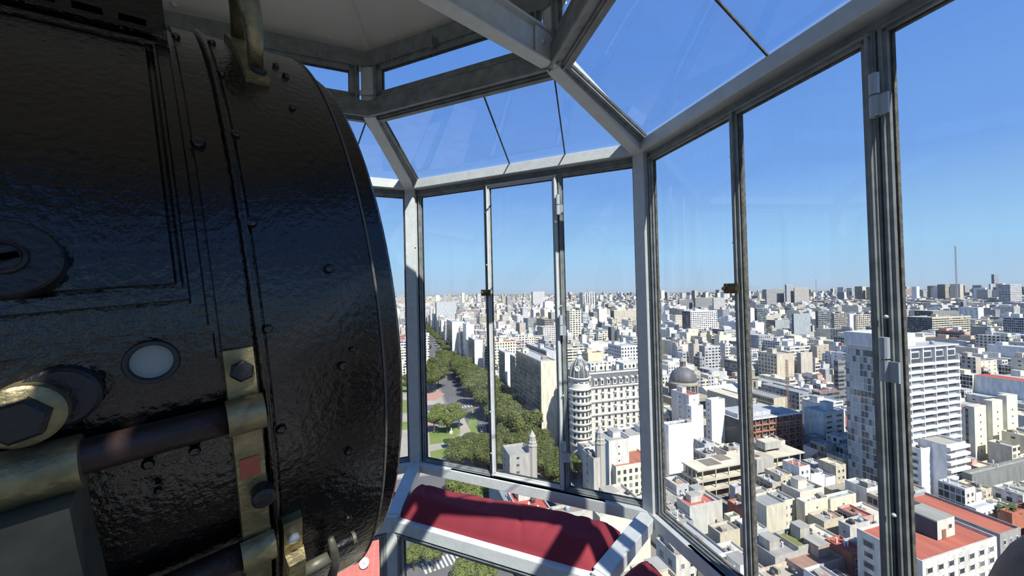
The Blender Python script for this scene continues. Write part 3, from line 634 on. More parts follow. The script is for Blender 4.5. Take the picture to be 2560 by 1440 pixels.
M_TANK = mat('tank_blue_grey', (.28, .32, .34), .5); M_DARK = mat('black_tank', (.04, .045, .05), .5); M_PIPE = mat('white_pipe', (.7, .7, .67), .6)
def parapet(root, w, d, h, c, t=.35, ph=.9):
    bpart('parapet', [bx(0, w, 0, t, h, h + ph, c), bx(0, w, d - t, d, h, h + ph, c), bx(0, t, t, d - t, h, h + ph, c), bx(w - t, w, t, d - t, h, h + ph, c)], root)
TANKM = MB().lathe([(.8, 0), (.95, .1), (.95, 1.2), (.7, 1.55), (.2, 1.7)], 12).mesh('tank', M_TANK)
TANKD = MB().lathe([(.8, 0), (.95, .1), (.95, 1.2), (.7, 1.55), (.2, 1.7)], 12).mesh('tank_dark', M_DARK)
ACM = MB().box(-.5, .5, -.3, .3, 0, .8).box(-.35, .35, -.34, -.3, .1, .7).mesh('cooler', M_WFR)
CHM = MB().box(-.25, .25, -.25, .25, 0, 1.8).box(-.35, .35, -.35, .35, 1.8, 2.0).mesh('chimney', M_PIPE)
PIPM = MB().tube([(0, 0, 0), (0, 0, 2.4)], .12, 6).tube([(0, 0, 2.4), (.5, 0, 2.4)], .14, 6).mesh('pipe', M_PIPE)
SHEDM = MB().hexa([(-1.6, -1.1, 0), (1.6, -1.1, 0), (1.6, 1.1, 0), (-1.6, 1.1, 0), (-1.6, -1.1, 1.9), (1.6, -1.1, 1.9), (1.6, 1.1, 2.5), (-1.6, 1.1, 2.5)]).mesh('shed', mat('shed_wall', (.30, .28, .24), .9, var=(.16, .15, .13), vscale=.9))
PANM = MB().hexa([(-2, -1.3, .03), (2, -1.3, .03), (2, 1.3, .03), (-2, 1.3, .03), (-2, -1.3, .12), (2, -1.3, .12), (2, 1.3, .5), (-2, 1.3, .5)]).mesh('panel', mat('rusty_sheet', (.22, .20, .18), .8, var=(.28, .13, .08), vscale=.7))
def roof_stuff(root, w, d, h, c, n=3, rng=RNG, big=True):
    if big and w > 7 and d > 7:
        hw, hd = min(w * .4, 5), min(d * .4, 5); x, y = rng.uniform(1, w - hw - 1), rng.uniform(d * .25, d - hd - .6); hh = rng.uniform(2.4, 4.5)
        bpart('roof_hut', [bx(x, x + hw, y, y + hd, h, h + hh, c, CONC), bx(x - .2, x + hw + .2, y - .2, y + hd + .2, h + hh, h + hh + .25, c, CONC)], root)
    for k in range(n):
        me, nm = rng.choice(((TANKM, 'water_tank'), (TANKD, 'water_tank'), (ACM, 'air_cooler'), (ACM, 'air_cooler'), (CHM, 'chimney'), (CHM, 'chimney'), (PIPM, 'vent_pipe'), (PIPM, 'vent_pipe'), (SHEDM, 'roof_shed'), (PANM, 'roof_panel')))
        x, y, sc_ = rng.uniform(1.4, max(1.5, w - 1.4)), rng.uniform(1.4, max(1.5, d - 1.4)), rng.uniform(.55, 1.0)
        inst(nm, me, root, Matrix.Translation((x, y, h)) @ Matrix.Rotation(rng.choice((0, math.pi / 2)), 4, 'Z') @ Matrix.Diagonal((sc_, sc_, sc_, 1)))
def solve_w(P, ax, x2):
    k = CR * FPX - CF * (x2 - 1280); return -P.dot(k) / ax.dot(k)
def place(xc, yt, yb=None, zt=None):
    if zt is None: D = 95 * FPX / (yb - 733); q = ray(xc, yt); zt = q.z / Vector((q.x, q.y)).length * Vector((ray(xc, yb).x, ray(xc, yb).y)).length * (GZ / ray(xc, yb).z)
    return at_z(xc, yt, zt), zt
def hero(name, label, xc, yt, x2, xl=None, d=None, yb=None, zt=None, c=WHITE, roof=None, f=WIN, l=WIN, cat='building', par=True, stuff=2, geo=None, rec=True, group=None, w=None):
    Pt, zt = place(xc, yt, yb, zt); h = zt - GZ
    w = w or solve_w(Pt, GU, x2); d = d or solve_w(Pt, GV, xl); d = max(3, min(abs(d), 70)); w = max(2.5, abs(w))
    u, v = uv_of(Pt)
    if rec: RECTS.append((u, u + w, v, v + d))
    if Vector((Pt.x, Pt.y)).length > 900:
        f = (2.3, .3, .28) if f == CURT else f; l = (2.3, .3, .28) if l == CURT else l; c = tuple(x * .6 + .25 for x in c)  # far walls paled: distance haze put into the colour
    root = thing(name, label, cat, (Pt.x, Pt.y, GZ), TH, group)
    root['dims'] = (w, d, h)
    D = Vector((Pt.x, Pt.y)).length
    gf = f in (WIN, WIDE, STRIP, SPARSE) and D < 290 and geo is not False; gl_ = l in (WIN, WIDE, STRIP, SPARSE) and D < 290 and geo is not False
    z0v = max(0, h - max(9, (D * 1.0 / FPX) * 0 + 26)) if D < 290 else 0
    bpart('walls', [bx(0, w, 0, d, 0, h, c, roof or CONC, BLANK if gf else f, BLANK if gl_ else l, SPARSE, (.24, .27, .29) if l == CURT else None)], root)  # curtain-wall flank darker: left-side shade put into the wall colour
    if gf:
        nx = max(1, int(w / (f[0] + .3))); nz = max(1, int((h - 1) / 3.1)); zs = [h - 2.1 - 3.1 * k for k in range(min(nz, 9 if D < 170 else 12))]
        ww, wh = {WIN: (1.3, 1.6), WIDE: (2.6, 1.7), STRIP: (5.2, 1.6), SPARSE: (.8, 1.0)}[f]
        windows(root, 'f', w, d, lin(.6, w - .6, nx), zs, min(ww, (w - 1) / nx * .8), wh)
    if gl_:
        nx = max(1, int(d / (l[0] + .5))); zs = [h - 2.1 - 3.1 * k for k in range(min(max(1, int((h - 1) / 3.1)), 8))]
        ww, wh = {WIN: (1.3, 1.6), WIDE: (2.6, 1.7), STRIP: (4.2, 1.6), SPARSE: (.8, 1.0)}[l]
        windows(root, 'l', w, d, lin(.6, d - .6, min(nx, 9)), zs, min(ww, (d - 1) / nx * .8), wh, (0, 2))
    if par: parapet(root, w, d, h, c)
    if stuff: roof_stuff(root, w, d, h, c, stuff)
    return root, w, d, h

# ---- ground
MG = mat('city_ground', (.14, .137, .125), .95, var=(.20, .195, .175), vscale=.02)
MA = mat('asphalt', (.085, .087, .09), .9, var=(.11, .11, .11), vscale=.05); ML = mat('lawn', (.10, .155, .03), .95, var=(.15, .19, .055), vscale=.08)
MP_ = mat('pale_paving', (.30, .285, .24), .9, var=(.25, .235, .20), vscale=.1); MPK = mat('pink_paving', (.33, .19, .155), .9); MW_ = mat('road_paint', (.45, .45, .43), .8)
g = 60000; MB().add([(-g, -400, GZ), (g, -400, GZ), (g, g * 1.5, GZ), (-g, g * 1.5, GZ)], [(0, 1, 2, 3)]).build('ground', MG, kind='structure', label='ground of the city out to the horizon', category='ground')
def patch(name, pxs, z, m, kind='structure', label=None, cat=None, uvp=None):
    pts = [at_z(x, y, GZ) for x, y in pxs] if uvp is None else [gp(*q) for q in uvp]
    a = sum(pts[i].x * pts[(i + 1) % len(pts)].y - pts[(i + 1) % len(pts)].x * pts[i].y for i in range(len(pts)))
    if a < 0: pts.reverse()
    return tag(MB().prism([(p.x, p.y) for p in pts], GZ, GZ + z).build(name, m), label, cat, None, kind)
patch('avenue_road', None, .05, MA, label='grey asphalt avenue running away between the trees', cat='road', uvp=[(40, 120), (68, 120), (70, 1500), (48, 1500), (40, 330)])
patch('cross_street', None, .06, MA, label='asphalt street crossing the avenue beyond the lawns', cat='road', uvp=[(-260, 330), (84, 318), (84, 334), (-260, 350)])
patch('plaza_ground', None, .03, MP_, label='pale paving of the plaza left of the avenue', cat='pavement', uvp=[(-260, 208), (38, 208), (38, 440), (-260, 440)])
patch('near_road', None, .04, MA, label='asphalt street crossing at the near end of the plaza', cat='road', uvp=[(-260, 90), (40, 90), (40, 206), (-260, 206)])
patch('lawn', [(1075, 1130), (1160, 1100), (1175, 1040), (1180, 1015), (1192, 1050), (1196, 1090), (1160, 1115), (1110, 1145), (1078, 1150)], .12, ML, label='green lawn with a curving edge beside the avenue', cat='lawn')
patch('lawn', [(1072, 1075), (1150, 1060), (1155, 1085), (1120, 1105), (1075, 1112)], .14, ML, label='small green lawn around the little statue', cat='lawn')
patch('lawn', [(1000, 1055), (1030, 1055), (1030, 1075), (1000, 1075)], .14, ML, label='strip of lawn seen between drum and corner post', cat='lawn')
patch('lawn', [(1000, 1000), (1030, 1000), (1030, 1035), (1000, 1030)], .14, ML, label='far strip of lawn beside the drum edge', cat='lawn')
patch('lawn', [(985, 925), (1030, 915), (1060, 960), (1010, 985)], .14, ML, label='lawn under the plaza trees beyond the cross street', cat='lawn')
patch('pink_square', [(1060, 985), (1095, 978), (1112, 985), (1090, 1000), (1060, 1003)], .1, MPK, label='pinkish paved corner of the plaza', cat='pavement')
patch('pink_path', [(1060, 1060), (1090, 1058), (1095, 1072), (1060, 1085)], .16, MPK, label='pinkish path beside the round lawn', cat='path')
patch('curved_path', [(1060, 1120), (1110, 1108), (1150, 1085), (1148, 1045), (1160, 1045), (1172, 1070), (1180, 1085), (1150, 1105), (1110, 1122), (1062, 1132)], .17, MP_, label='pale curved footpath across the lawn', cat='path')
cw = thing('crosswalk', 'white striped pedestrian crossing over the avenue', 'crosswalk', gp(55, 322), TH, kind='structure')
for k in range(9): MB().box(-12.5 + k * 2.7, -11.2 + k * 2.7, -2.5, 2.5, 0, .10).build('stripe', MW_, cw, world=False)
cw2 = thing('crosswalk', 'white striped crossing seen low through the window under the cushion', 'crosswalk', at_z(1120, 1400, GZ), TH + .2, kind='structure')
for k in range(11): MB().box(-9 + k * 1.5, -8.2 + k * 1.5, -3, 3, 0, .10).build('stripe', MW_, cw2, world=False)
ln = thing('lane_markings', 'white lane lines on the avenue', 'road', gp(55, 290), TH, kind='structure')
for k in range(4):
    for j in range(7): MB().box(-8 + k * 5, -7.8 + k * 5, -40 + j * 11, -34 + j * 11, 0, .09).build('stripe', MW_, ln, world=False)

# ---- trees
M_LEAF = mat('avenue_leaves', (.062, .082, .022), .65, var=(.125, .145, .045), vscale=.35, spec=.25); M_LEAF2 = mat('bright_leaves', (.105, .135, .035), .65, var=(.18, .21, .07), vscale=.4, spec=.25)
M_LEAF3 = mat('dark_leaves', (.05, .085, .03), .7, var=(.08, .12, .04), vscale=.4, spec=.2); M_BARK = mat('bark', (.10, .075, .05), .9)
def crown(seed, m, n=11000, rx=6.5, rz=4.6, leaf=.27):
    r = random.Random(seed); b = MB(); lob = []
    for k in range(13):
        a = r.uniform(0, 6.28); q = r.uniform(.15, .68); lob.append((Vector((math.cos(a) * q * rx, math.sin(a) * q * rx, r.uniform(-.35, .5) * rz)), r.uniform(.34, .55) * rx))
    vs = []; fs = []
    for k in range(n):
        c, R_ = lob[k % 13]; d = Vector((r.gauss(0, 1), r.gauss(0, 1), r.gauss(0, 1) + .25)).normalized(); p = c + Vector((d.x, d.y, d.z * .8)) * R_ * r.uniform(.82, 1.06)
        nn = (d + Vector((r.gauss(0, .5), r.gauss(0, .5), r.gauss(0, .5)))).normalized(); t1 = nn.orthogonal().normalized(); t2 = nn.cross(t1); l_ = leaf * r.uniform(.6, 1.4)
        i = len(vs); vs += [p - t1 * l_, p - t2 * l_ * .6, p + t1 * l_, p + t2 * l_ * .6]; fs.append((i, i + 1, i + 2, i + 3))
    b.add(vs, fs); return b.mesh('crown', m)
TRUNK = MB().tube([(0, 0, 0), (.1, 0, 3), (-.1, .1, 6.5)], [.45, .35, .28], 7).tube([(-.1, .1, 5), (2, .5, 8.5)], [.22, .1], 5).tube([(0, 0, 4.6), (-2, -1, 8)], [.22, .1], 5).mesh('trunk', M_BARK)
CROWNS = {'a': [crown(s, M_LEAF) for s in (1, 2, 3)], 'b': [crown(s, M_LEAF2) for s in (4, 5)], 'd': [crown(6, M_LEAF3)]}
def tree(p, kind, sc, label, group):
    o = thing('tree', label, 'tree', (p.x, p.y, GZ), RNG.uniform(0, 6.28), group)
    inst('foliage', RNG.choice(CROWNS[kind]), o, Matrix.Translation((0, 0, 9.6 * sc)) @ Matrix.Diagonal((sc, sc, sc * RNG.uniform(.9, 1.1), 1)))
    inst('trunk', TRUNK, o, Matrix.Diagonal((sc, sc, sc, 1)))
ORD = 'first second third fourth fifth sixth seventh eighth ninth tenth eleventh twelfth thirteenth fourteenth fifteenth sixteenth seventeenth eighteenth nineteenth twentieth twenty-first twenty-second twenty-third'.split()
def trees(pts, kind, sc, label, group, h=9.6):
    if isinstance(label, str) and len(pts) > 1:
        o_ = sorted(range(len(pts)), key=lambda i: pts[i][0]); rk = {i: k for k, i in enumerate(o_)}
        label = ['%s, %s from the left' % (label, ORD[rk[i]]) for i in range(len(pts))]
    for i, (x, y) in enumerate(pts):
        s_ = sc * RNG.uniform(.9, 1.12); p = at_z(x, y, GZ + h * s_)
        tree(p, kind, s_, label if isinstance(label, str) else label[i], group)
trees([(1105, 885), (1112, 892), (1120, 900), (1128, 905), (1137, 912), (1145, 920), (1152, 912), (1160, 925), (1168, 935), (1176, 922), (1184, 942), (1192, 955), (1200, 935), (1208, 950), (1188, 968), (1178, 955), (1140, 900), (1125, 888), (1165, 905)], 'a', 1.45, 'bushy green tree in the far avenue row', 'avenue trees in the far row')
trees([(1215, 985), (1232, 990), (1262, 1008), (1285, 1045)], 'a', 1.3, 'taller olive green tree deep in the avenue clump', 'avenue trees in the near clump')
trees([(1222, 965), (1245, 975), (1268, 985), (1285, 1000), (1250, 1005), (1275, 1025), (1300, 1030), (1312, 1055), (1240, 1035), (1225, 995)], 'a', 1.6, 'olive green tree in the tall avenue clump', 'avenue trees in the near clump')
for v_ in range(620, 1400, 34):
    for u_ in (73, 45):
        q_ = gp(u_ + RNG.uniform(-2, 2), v_ + RNG.uniform(-8, 8)); tree(q_, 'a', RNG.uniform(.95, 1.25), 'small distant tree lining the far end of the avenue', 'far avenue trees')
trees([(1310, 1085), (1285, 1062)], 'b', 1.2, ['yellow green tree at the foot of the dark office block', 'yellow green tree in front of the tall clump by the avenue'], None)
trees([(1082, 905), (1078, 925), (1088, 940), (1100, 915), (1075, 948), (1095, 932)], 'a', 1.5, 'dense green plaza tree beyond the cross street', 'plaza trees beyond the cross street')
trees([(1100, 1028), (1135, 1022), (1148, 1040), (1118, 1050), (1085, 1045)], 'b', 1.05, 'bright green tree on the lawn by the crossing', 'bright trees on the lawn')
trees([(1118, 1104)], 'd', .42, 'small round dark shrub tree on the lawn', None)
trees([(1155, 1118), (1175, 1105), (1195, 1118), (1185, 1135), (1150, 1135), (1215, 1100), (1240, 1095), (1260, 1082), (1255, 1110), (1290, 1105), (1235, 1125), (1215, 1140), (1320, 1090), (1345, 1095), (1365, 1115), (1380, 1140), (1350, 1130), (1375, 1165), (1300, 1090), (1270, 1130), (1330, 1120), (1390, 1180), (1235, 1150)], 'a', 1.08, 'rounded green tree in the grove around the turret', 'grove of trees in front of the turret')
trees([(1438, 1165), (1428, 1150)], 'a', .72, ['green tree between the palace and the nearer turret', 'green tree at the foot of the palace corner'], None)
trees([(1150, 1195), (1190, 1205), (1140, 1215), (1180, 1230), (1160, 1245), (1205, 1245), (1210, 1220)], 'b', .85, 'bright green street tree seen below the sill rail', 'street trees below the sill')
trees([(1050, 1362), (1085, 1378), (1035, 1385), (1160, 1425), (1190, 1432), (1220, 1428), (1205, 1405)], 'b', .62, 'bright street tree in the low window under the cushion', 'street trees seen under the cushion')
trees([(2552, 1030), (2545, 1050)], 'd', 1.0, 'dark tree at the right edge beside the cream slabs', 'dark trees at the right edge')
trees([(1010, 905), (1018, 945), (1022, 960)], 'a', .9, 'plaza tree glimpsed between the drum and the corner post', 'trees glimpsed beside the drum')
# palm
pp = at_z(2520, 1265, -83); pr = thing('palm_tree', 'bushy palm tree behind the red roofs at lower right', 'tree', (pp.x, pp.y, GZ), 0)
MB().tube([(0, 0, 0), (.2, 0, 6), (0, 0, 11.5)], [.4, .3, .3], 8).build('trunk', M_BARK, pr, world=False)
for k in range(26):
    a = k * 2.4; el = RNG.uniform(-.5, 1.1); L_ = RNG.uniform(3, 4.4); b_ = MB(); prev = None
    for j in range(7):
        t_ = j / 6; r_ = L_ * t_; z_ = 11.5 + math.sin(el) * r_ - 1.1 * t_ * t_ * L_ * .45; c = Vector((math.cos(a) * r_ * math.cos(el * .6), math.sin(a) * r_ * math.cos(el * .6), z_)); sd_ = Vector((-math.sin(a), math.cos(a), 0)) * (.5 * math.sin(math.pi * min(1, t_ + .15)) + .05)
        if prev: b_.add([prev[0] - prev[1] - Vector((0, 0, .25)), prev[0], c, c - sd_ - Vector((0, 0, .25))], [(0, 1, 2, 3)]).add([prev[0], prev[0] + prev[1] - Vector((0, 0, .25)), c + sd_ - Vector((0, 0, .25)), c], [(0, 1, 2, 3)])
        prev = (c, sd_)
    b_.build('frond', M_LEAF3, pr, world=False)
# cars
def car(px, py, col, label, rz=0):
    p = at_z(px, py, GZ); o = thing('car', label, 'car', (p.x, p.y, GZ + .05), TH + rz)
    m = mat('car_paint_%s' % col[0], col[1], .3, spec=.6)
    MB().hexa([(-.9, -2.2, .25), (.9, -2.2, .25), (.9, 2.2, .25), (-.9, 2.2, .25), (-.85, -2.15, .85), (.85, -2.15, .85), (.85, 2.1, .8), (-.85, 2.1, .8)]).build('body', m, o, world=False)
    MB().hexa([(-.85, -1.6, .82), (.85, -1.6, .82), (.85, 1.2, .82), (-.85, 1.2, .82), (-.65, -1.1, 1.42), (.65, -1.1, 1.42), (.65, .5, 1.42), (-.65, .5, 1.42)]).build('cabin', M_WGLASS, o, world=False)
    MB().box(-.64, .64, -1.05, .45, 1.40, 1.47).build('roof_panel', m, o, world=False)
    for sx_ in (-.9, .75):
        for sy in (-1.4, 1.35): MB().lathe([(.32, 0), (.32, .15)], 12, (sx_, sy, .32), (0, 1, 0), (0, 0, 1), (1, 0, 0)).build('wheel', M_DARK, o, world=False)
car(1179, 1031, ('white', (.8, .8, .8)), 'white car just past the crossing, nearest the lawn'); car(1204, 1078, ('white', (.8, .8, .8)), 'white car on the avenue beside the mullion, rear one')
car(1200, 1022, ('silver', (.4, .42, .44)), 'silver car in the shade at the crossing'); car(1196, 1008, ('dark', (.06, .06, .07)), 'dark car in the tree shade at the crossing'); car(1206, 1065, ('white', (.8, .8, .8)), 'white car on the avenue in front of the rear one')
car(1096, 865, ('white', (.8, .8, .8)), 'white car far down the avenue'); car(1085, 885, ('silver', (.4, .42, .44)), 'silver car far down the avenue at the left kerb')

# ================================================================== SINGLE BUILDINGS
# --- white striped tower with a grey glass flank
Pt, zt = place(2236, 872, 1250); h = zt - GZ; w = solve_w(Pt, GU, 2388); d = solve_w(Pt, GV, 2114)
tw = thing('apartment_tower', 'tall white tower with balcony bands and a grey glass flank', 'building', (Pt.x, Pt.y, GZ), TH)
u_, v_ = uv_of(Pt); RECTS.append((u_ - 1, u_ + w + 5, v_ - 1, v_ + d + 1))
bpart('walls', [bx(0, w, 0, d, 0, h, (.60, .62, .63), LGREY)], tw)
FH = 3.25; NF = int((h - 4) / FH); M_BAND = mat('white_band', (0.605, 0.612, 0.612), .7); M_MULL = mat('curtain_wall_metal', (.42, .46, .48), .5)
M_CG = [mat('curtain_glass_%s' % k, c_, .15, spec=.7) for k, c_ in (('blue', (.22, .27, .29)), ('pale', (.34, .39, .40)), ('dark', (.06, .075, .09)))]
bandm = MB().box(0, w + .8, -1.1, 0, 0, 1.25).mesh('band', M_BAND)
top = h - 3.4 * 1.6
NB = 5; bw = w / NB
stripw = [MB().box(-.44, .44, -.12, .02, 0, 1).mesh('strip', x) for x in M_CG]
barm = MB().box(-.03, .03, -.16, .02, 0, 1).mesh('bars', M_WFR)
for k in range(NF - 1):
    z = top - (k + 1) * FH
    if z < 4: break
    inst('balcony_band', bandm, tw, Matrix.Translation((0, 0, z)))
    for j in range(NB):
        inst('window_strip', stripw[2 if RNG.random() < .7 else 0], tw, Matrix.Translation(((j + .5) * bw, 0, z + 1.25)) @ Matrix.Diagonal((bw, 1, FH - 1.25, 1)))
pierm = MB().box(-.22, .22, -1.15, 0, 0, top + 1).mesh('pier', M_BAND)
for j in range(NB + 1): inst('pier', pierm, tw, Matrix.Translation((j * bw, 0, 0)))
for j in range(NB): # penthouse loggias
    inst('loggia_window', stripw[2], tw, Matrix.Translation(((j + .6) * bw, 0, top + .6)) @ Matrix.Diagonal((bw * .62, 1, 2.2, 1)))
    MB().box(j * bw - .2, j * bw + .45, -1.1, 0, top, h - .6).build('fin', M_BAND, tw, world=False)
bpart('roof_slab', [bx(-1, w + .3, -1.2, d, h - .35, h + .25, WHITE, LGREY)], tw)
bpart('roof_hut', [bx(-1.2, w * .42, d * .10, d * 1.0, h + .25, h + 6.2, (.66, .68, .70), WHITE)], tw)
bpart('roof_hut', [bx(w * .42, w * .95, d * .5, d, h + .25, h + 2.4, WHITE, LGREY)], tw)
inst('water_tank', TANKM, tw, Matrix.Translation((w * .7, 2, h + .25)))
NL = 13; lw_ = d / NL; flo = MB().box(-.35, 0, 0, d, 0, .42).mesh('floor_edge', M_MULL)
panes = [MB().box(-.16, .0, -.46, .46, 0, 1).mesh('glass', x) for x in M_CG]; mul = MB().box(-.28, 0, -.07, .07, 0, top).mesh('mullion', M_MULL)
for k in range(NF):
    z = h - 3.2 - (k + 1) * FH + FH * .3
    if z < 0: break
    inst('floor_edge', flo, tw, Matrix.Translation((0, 0, z)))
    for j in range(NL):
        inst('glass_panel', panes[RNG.choice((0, 1, 1, 1, 0, 2) if not 5 <= j <= 8 else (0, 2, 2, 1))], tw, Matrix.Translation((0, (j + .5) * lw_, z + .42)) @ Matrix.Diagonal((1, lw_, FH - .42, 1)))
for j in range(0, NL + 1): inst('mullion', mul, tw, Matrix.Translation((0, j * lw_, 0)))
# --- white annexe in front of it
root, w2, d2, h2 = hero('office_block', 'bright white blank annexe at the foot of the striped tower', 2302, 1128, 2364, 2262, yb=1262, c=(.86, .87, .87), f=BLANK, l=STRIP, stuff=1)
root, w3, d3, h3 = hero('apartment_block', 'white balcony wing joined to the right of the blank annexe', 2366, 1118, 2414, d=18, yb=1270, c=(.84, .85, .85), f=STRIP, l=BLANK, stuff=0, geo=False)
for k in range(6):
    inst('balcony_band', MB().box(0, w3 + .5, -1.3, 0, 0, 1.2).mesh('band2', M_BAND), root, Matrix.Translation((0, 0, h3 - 1.2 - k * 3.2)))
# --- parking deck building
Pt, zt = place(1744, 1178, 1262); h = zt - GZ; w = solve_w(Pt, GU, 2012); d = solve_w(Pt, GV, 1704)
pk = thing('parking_building', 'open concrete parking building with stained cream roof deck', 'building', (Pt.x, Pt.y, GZ), TH); u_, v_ = uv_of(Pt); RECTS.append((u_, u_ + w, v_, v_ + d))
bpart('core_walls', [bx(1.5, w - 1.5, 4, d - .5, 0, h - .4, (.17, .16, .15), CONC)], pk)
M_DECK = mat('deck_concrete', (0.50, 0.47, 0.37), .9, var=(.38, .35, .27), vscale=.12)
for k, z in enumerate((h - .5, h - 4.9, h - 9.3)): MB().box(0, w if k == 0 else w * .96, 0, d, z - (.1 if k == 0 else .7), z + .5).build('floor_slab', M_DECK, pk, world=False)
for x in lin(-.8, w + .8, 9):
    MB().box(x - .22, x + .22, .1, .5, 0, h - .4).build('column', M_DECK, pk, world=False)
for y in lin(0, d, 4): MB().box(.1, .5, y - .2, y + .2, 0, h - .4).build('column', M_DECK, pk, world=False)
bpart('stair_tower', [bx(w * .50, w * .66, -1.5, 5, 0, h + 1.2, CONC, SAND)], pk)
bpart('roof_hatch', [bx(w * .53, w * .57, 0, 2.5, h + 1.2, h + 1.5, CREAM, DGREY)], pk)
bpart('roof_tank', [bx(w * .70, w * .86, 5, 10, h + 1.4, h + 5, CONC, CREAM), bx(w * .71, w * .73, 5.5, 6, h - .2, h + 1.4, DGREY), bx(w * .83, w * .85, 5.5, 6, h - .2, h + 1.4, DGREY), bx(w * .83, w * .85, 9, 9.5, h - .2, h + 1.4, DGREY)], pk)
bpart('roof_stain', [bx(w * .12, w * .25, 2.5, 9, h - .05, h + .02, DGREY, (.25, .23, .19)), bx(w * .27, w * .38, 5, 11, h - .05, h + .03, DGREY, (.32, .29, .23))], pk)
# --- orange gridded building
Pt, zt = place(1853, 1052, 1165); h = zt - GZ; w = solve_w(Pt, GU, 2004); d = 16
og = thing('office_building', 'orange and white gridded building behind the parking deck', 'building', (Pt.x, Pt.y, GZ), TH); u_, v_ = uv_of(Pt); RECTS.append((u_, u_ + w, v_, v_ + d))
M_OR = mat('orange_brown_frame', (0.331, 0.144, 0.086), .8); nfl = 6; fh = 3.6
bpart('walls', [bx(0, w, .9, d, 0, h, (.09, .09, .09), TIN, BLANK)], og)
NX = 9
for j in range(NX + 1): MB().box(j * w / NX - .2, j * w / NX + .2, -.2, 1, 0, h).build('column', M_OR if j else M_WFR, og, world=False)
for k in range(int(h / fh) + 1):
    z = h - k * fh
    if z < 0: break
    MB().box(0, w, -.2, 1, z - .6, z).build('beam', M_WFR if k < 1 else M_OR, og, world=False)
    for j in range(NX):
        inst('window', WM[RNG.choice((0, 2))], og, Matrix.Translation(((j + .5) * w / NX, .9, z - 1.9)) @ Matrix.Diagonal((w / NX * .7, 1, 2, 1)))
bpart('roof_ridge', [bx(2, w * .75, 4, d, h, h + 2.2, LGREY, TIN)], og)
# --- domed palace at the corner of the avenue
Pt, zt = place(1448, 940, 1152); D = Vector((Pt.x, Pt.y)).length; h = zt - GZ; w = solve_w(Pt, GU, 1650); d = 20
pa_ = thing('domed_palace', 'ornate cream palace with slate mansard and dark corner dome', 'building', (Pt.x, Pt.y, GZ), TH); u_, v_ = uv_of(Pt); RECTS.append((u_ - 7, u_ + w, v_ - 7, v_ + d))
M_ST = mat('palace_stone', (0.62, 0.60, 0.53), .85, var=(.52, .50, .43), vscale=.25); M_SL = mat('slate', (.07, .08, .09), .45, var=(.10, .11, .12), vscale=.6)
MAN = 7.0; hb_ = h - MAN
MB().box(0, w, 0, d, 0, hb_).build('walls', M_ST, pa_, world=False)
MB().hexa([(0, 0, hb_), (w, 0, hb_), (w, d, hb_), (0, d, hb_), (2.2, 2.4, h), (w, 2.4, h), (w, d, h), (2.2, d, h)]).build('mansard_roof', M_SL, pa_, world=False)
MB().box(2, w, 2.1, 2.7, h - .2, h + .6).build('ridge_cresting', M_ST, pa_, world=False)
fl = 3.9
cor = [hb_, hb_ - fl * 2 - .2, hb_ - fl * 4, hb_ - fl * 8]
for z in cor: MB().box(-.2, w, -1.0, 0, z - .5, z + .1).box(-.1, w, -.6, 0, z - 1.1, z - .5).build('cornice', M_ST, pa_, world=False)
nwx = 12; xs = lin(4.5, w - .5, nwx)
archm = MB().lathe([(.5, 0), (.5, .12)], 16, (0, 0, 0), (1, 0, 0), (0, 0, 1), (0, -1, 0)).mesh('arch', M_WGLASS)
balm = MB().box(-1.1, 1.1, -.9, 0, -.2, 0).box(-1.1, 1.1, -.9, -.8, 0, .8).mesh('bal', M_ST)
surm = MB().box(-1.1, -.8, -.22, 0, -1.4, 1.4).box(.8, 1.1, -.22, 0, -1.4, 1.4).box(-1.25, 1.25, -.35, 0, 1.4, 1.75).mesh('sur', M_ST)
for k in range(9):
    z = hb_ - 2.3 - k * fl
    if z < 3: break
    for j, x in enumerate(xs):
        wn = inst('window', WM[2], pa_, Matrix.Translation((x, 0, z)) @ Matrix.Diagonal((1.4, 1, 2.5, 1)))
        if (j % 2 == 0): inst('balcony', balm, pa_, Matrix.Translation((x, 0, z - 1.4)))
        inst('window_surround', surm, pa_, Matrix.Translation((x, 0, z)))
dorm = MB().box(-1.05, 1.05, -.2, 2.5, 0, 3.0).lathe([(1.05, 0), (1.05, 2.2)], 16, (0, 2.0, 3.0), (1, 0, 0), (0, 0, 1), (0, -1, 0)).mesh('dorm', M_ST)
for j, x in enumerate(xs):
    dd = inst('dormer', dorm, pa_, Matrix.Translation((x, .3, hb_ + .6)))
    inst('window', WM[2], dd, Matrix.Translation((0, -.2, 1.7)) @ Matrix.Diagonal((1.3, 1, 2.2, 1)))
    if j % 2: inst('oculus', archm, pa_, Matrix.Translation((x + (xs[1] - xs[0]) / 2, .9, hb_ + 3.6)) @ Matrix.Diagonal((1.2, 1, 1.2, 1)))
for k in range(6): x = 8 + k * 7; bpart('chimney', [bx(x, x + 2, 8, 9.2, h, h + 3.2, CREAM, CONC)], pa_)
bpart('roof_hut', [bx(12, 26, 9, 17, h, h + 4.5, WHITE, CREAM, WIN), bx(34, 50, 8, 17, h, h + 3.6, WHITE, CREAM, WIN)], pa_)
TRr = 5.6; tc_ = (0.8, 1.2)
MB().lathe([(TRr, 0), (TRr, hb_ + 3.2), (TRr * .93, hb_ + 3.4), (TRr * .93, hb_ + 6.2)], 28, (tc_[0], tc_[1], 0)).build('corner_turret', M_ST, pa_, world=False)
tur = bpy.data.objects['corner_turret']
for z in cor[:3] + [hb_ + 6.2]: MB().lathe([(TRr, z - .6), (TRr + 1.0, z - .2), (TRr + 1.0, z + .2), (TRr, z + .3)], 28, (tc_[0], tc_[1], 0)).build('ring_cornice', M_ST, tur, world=False)
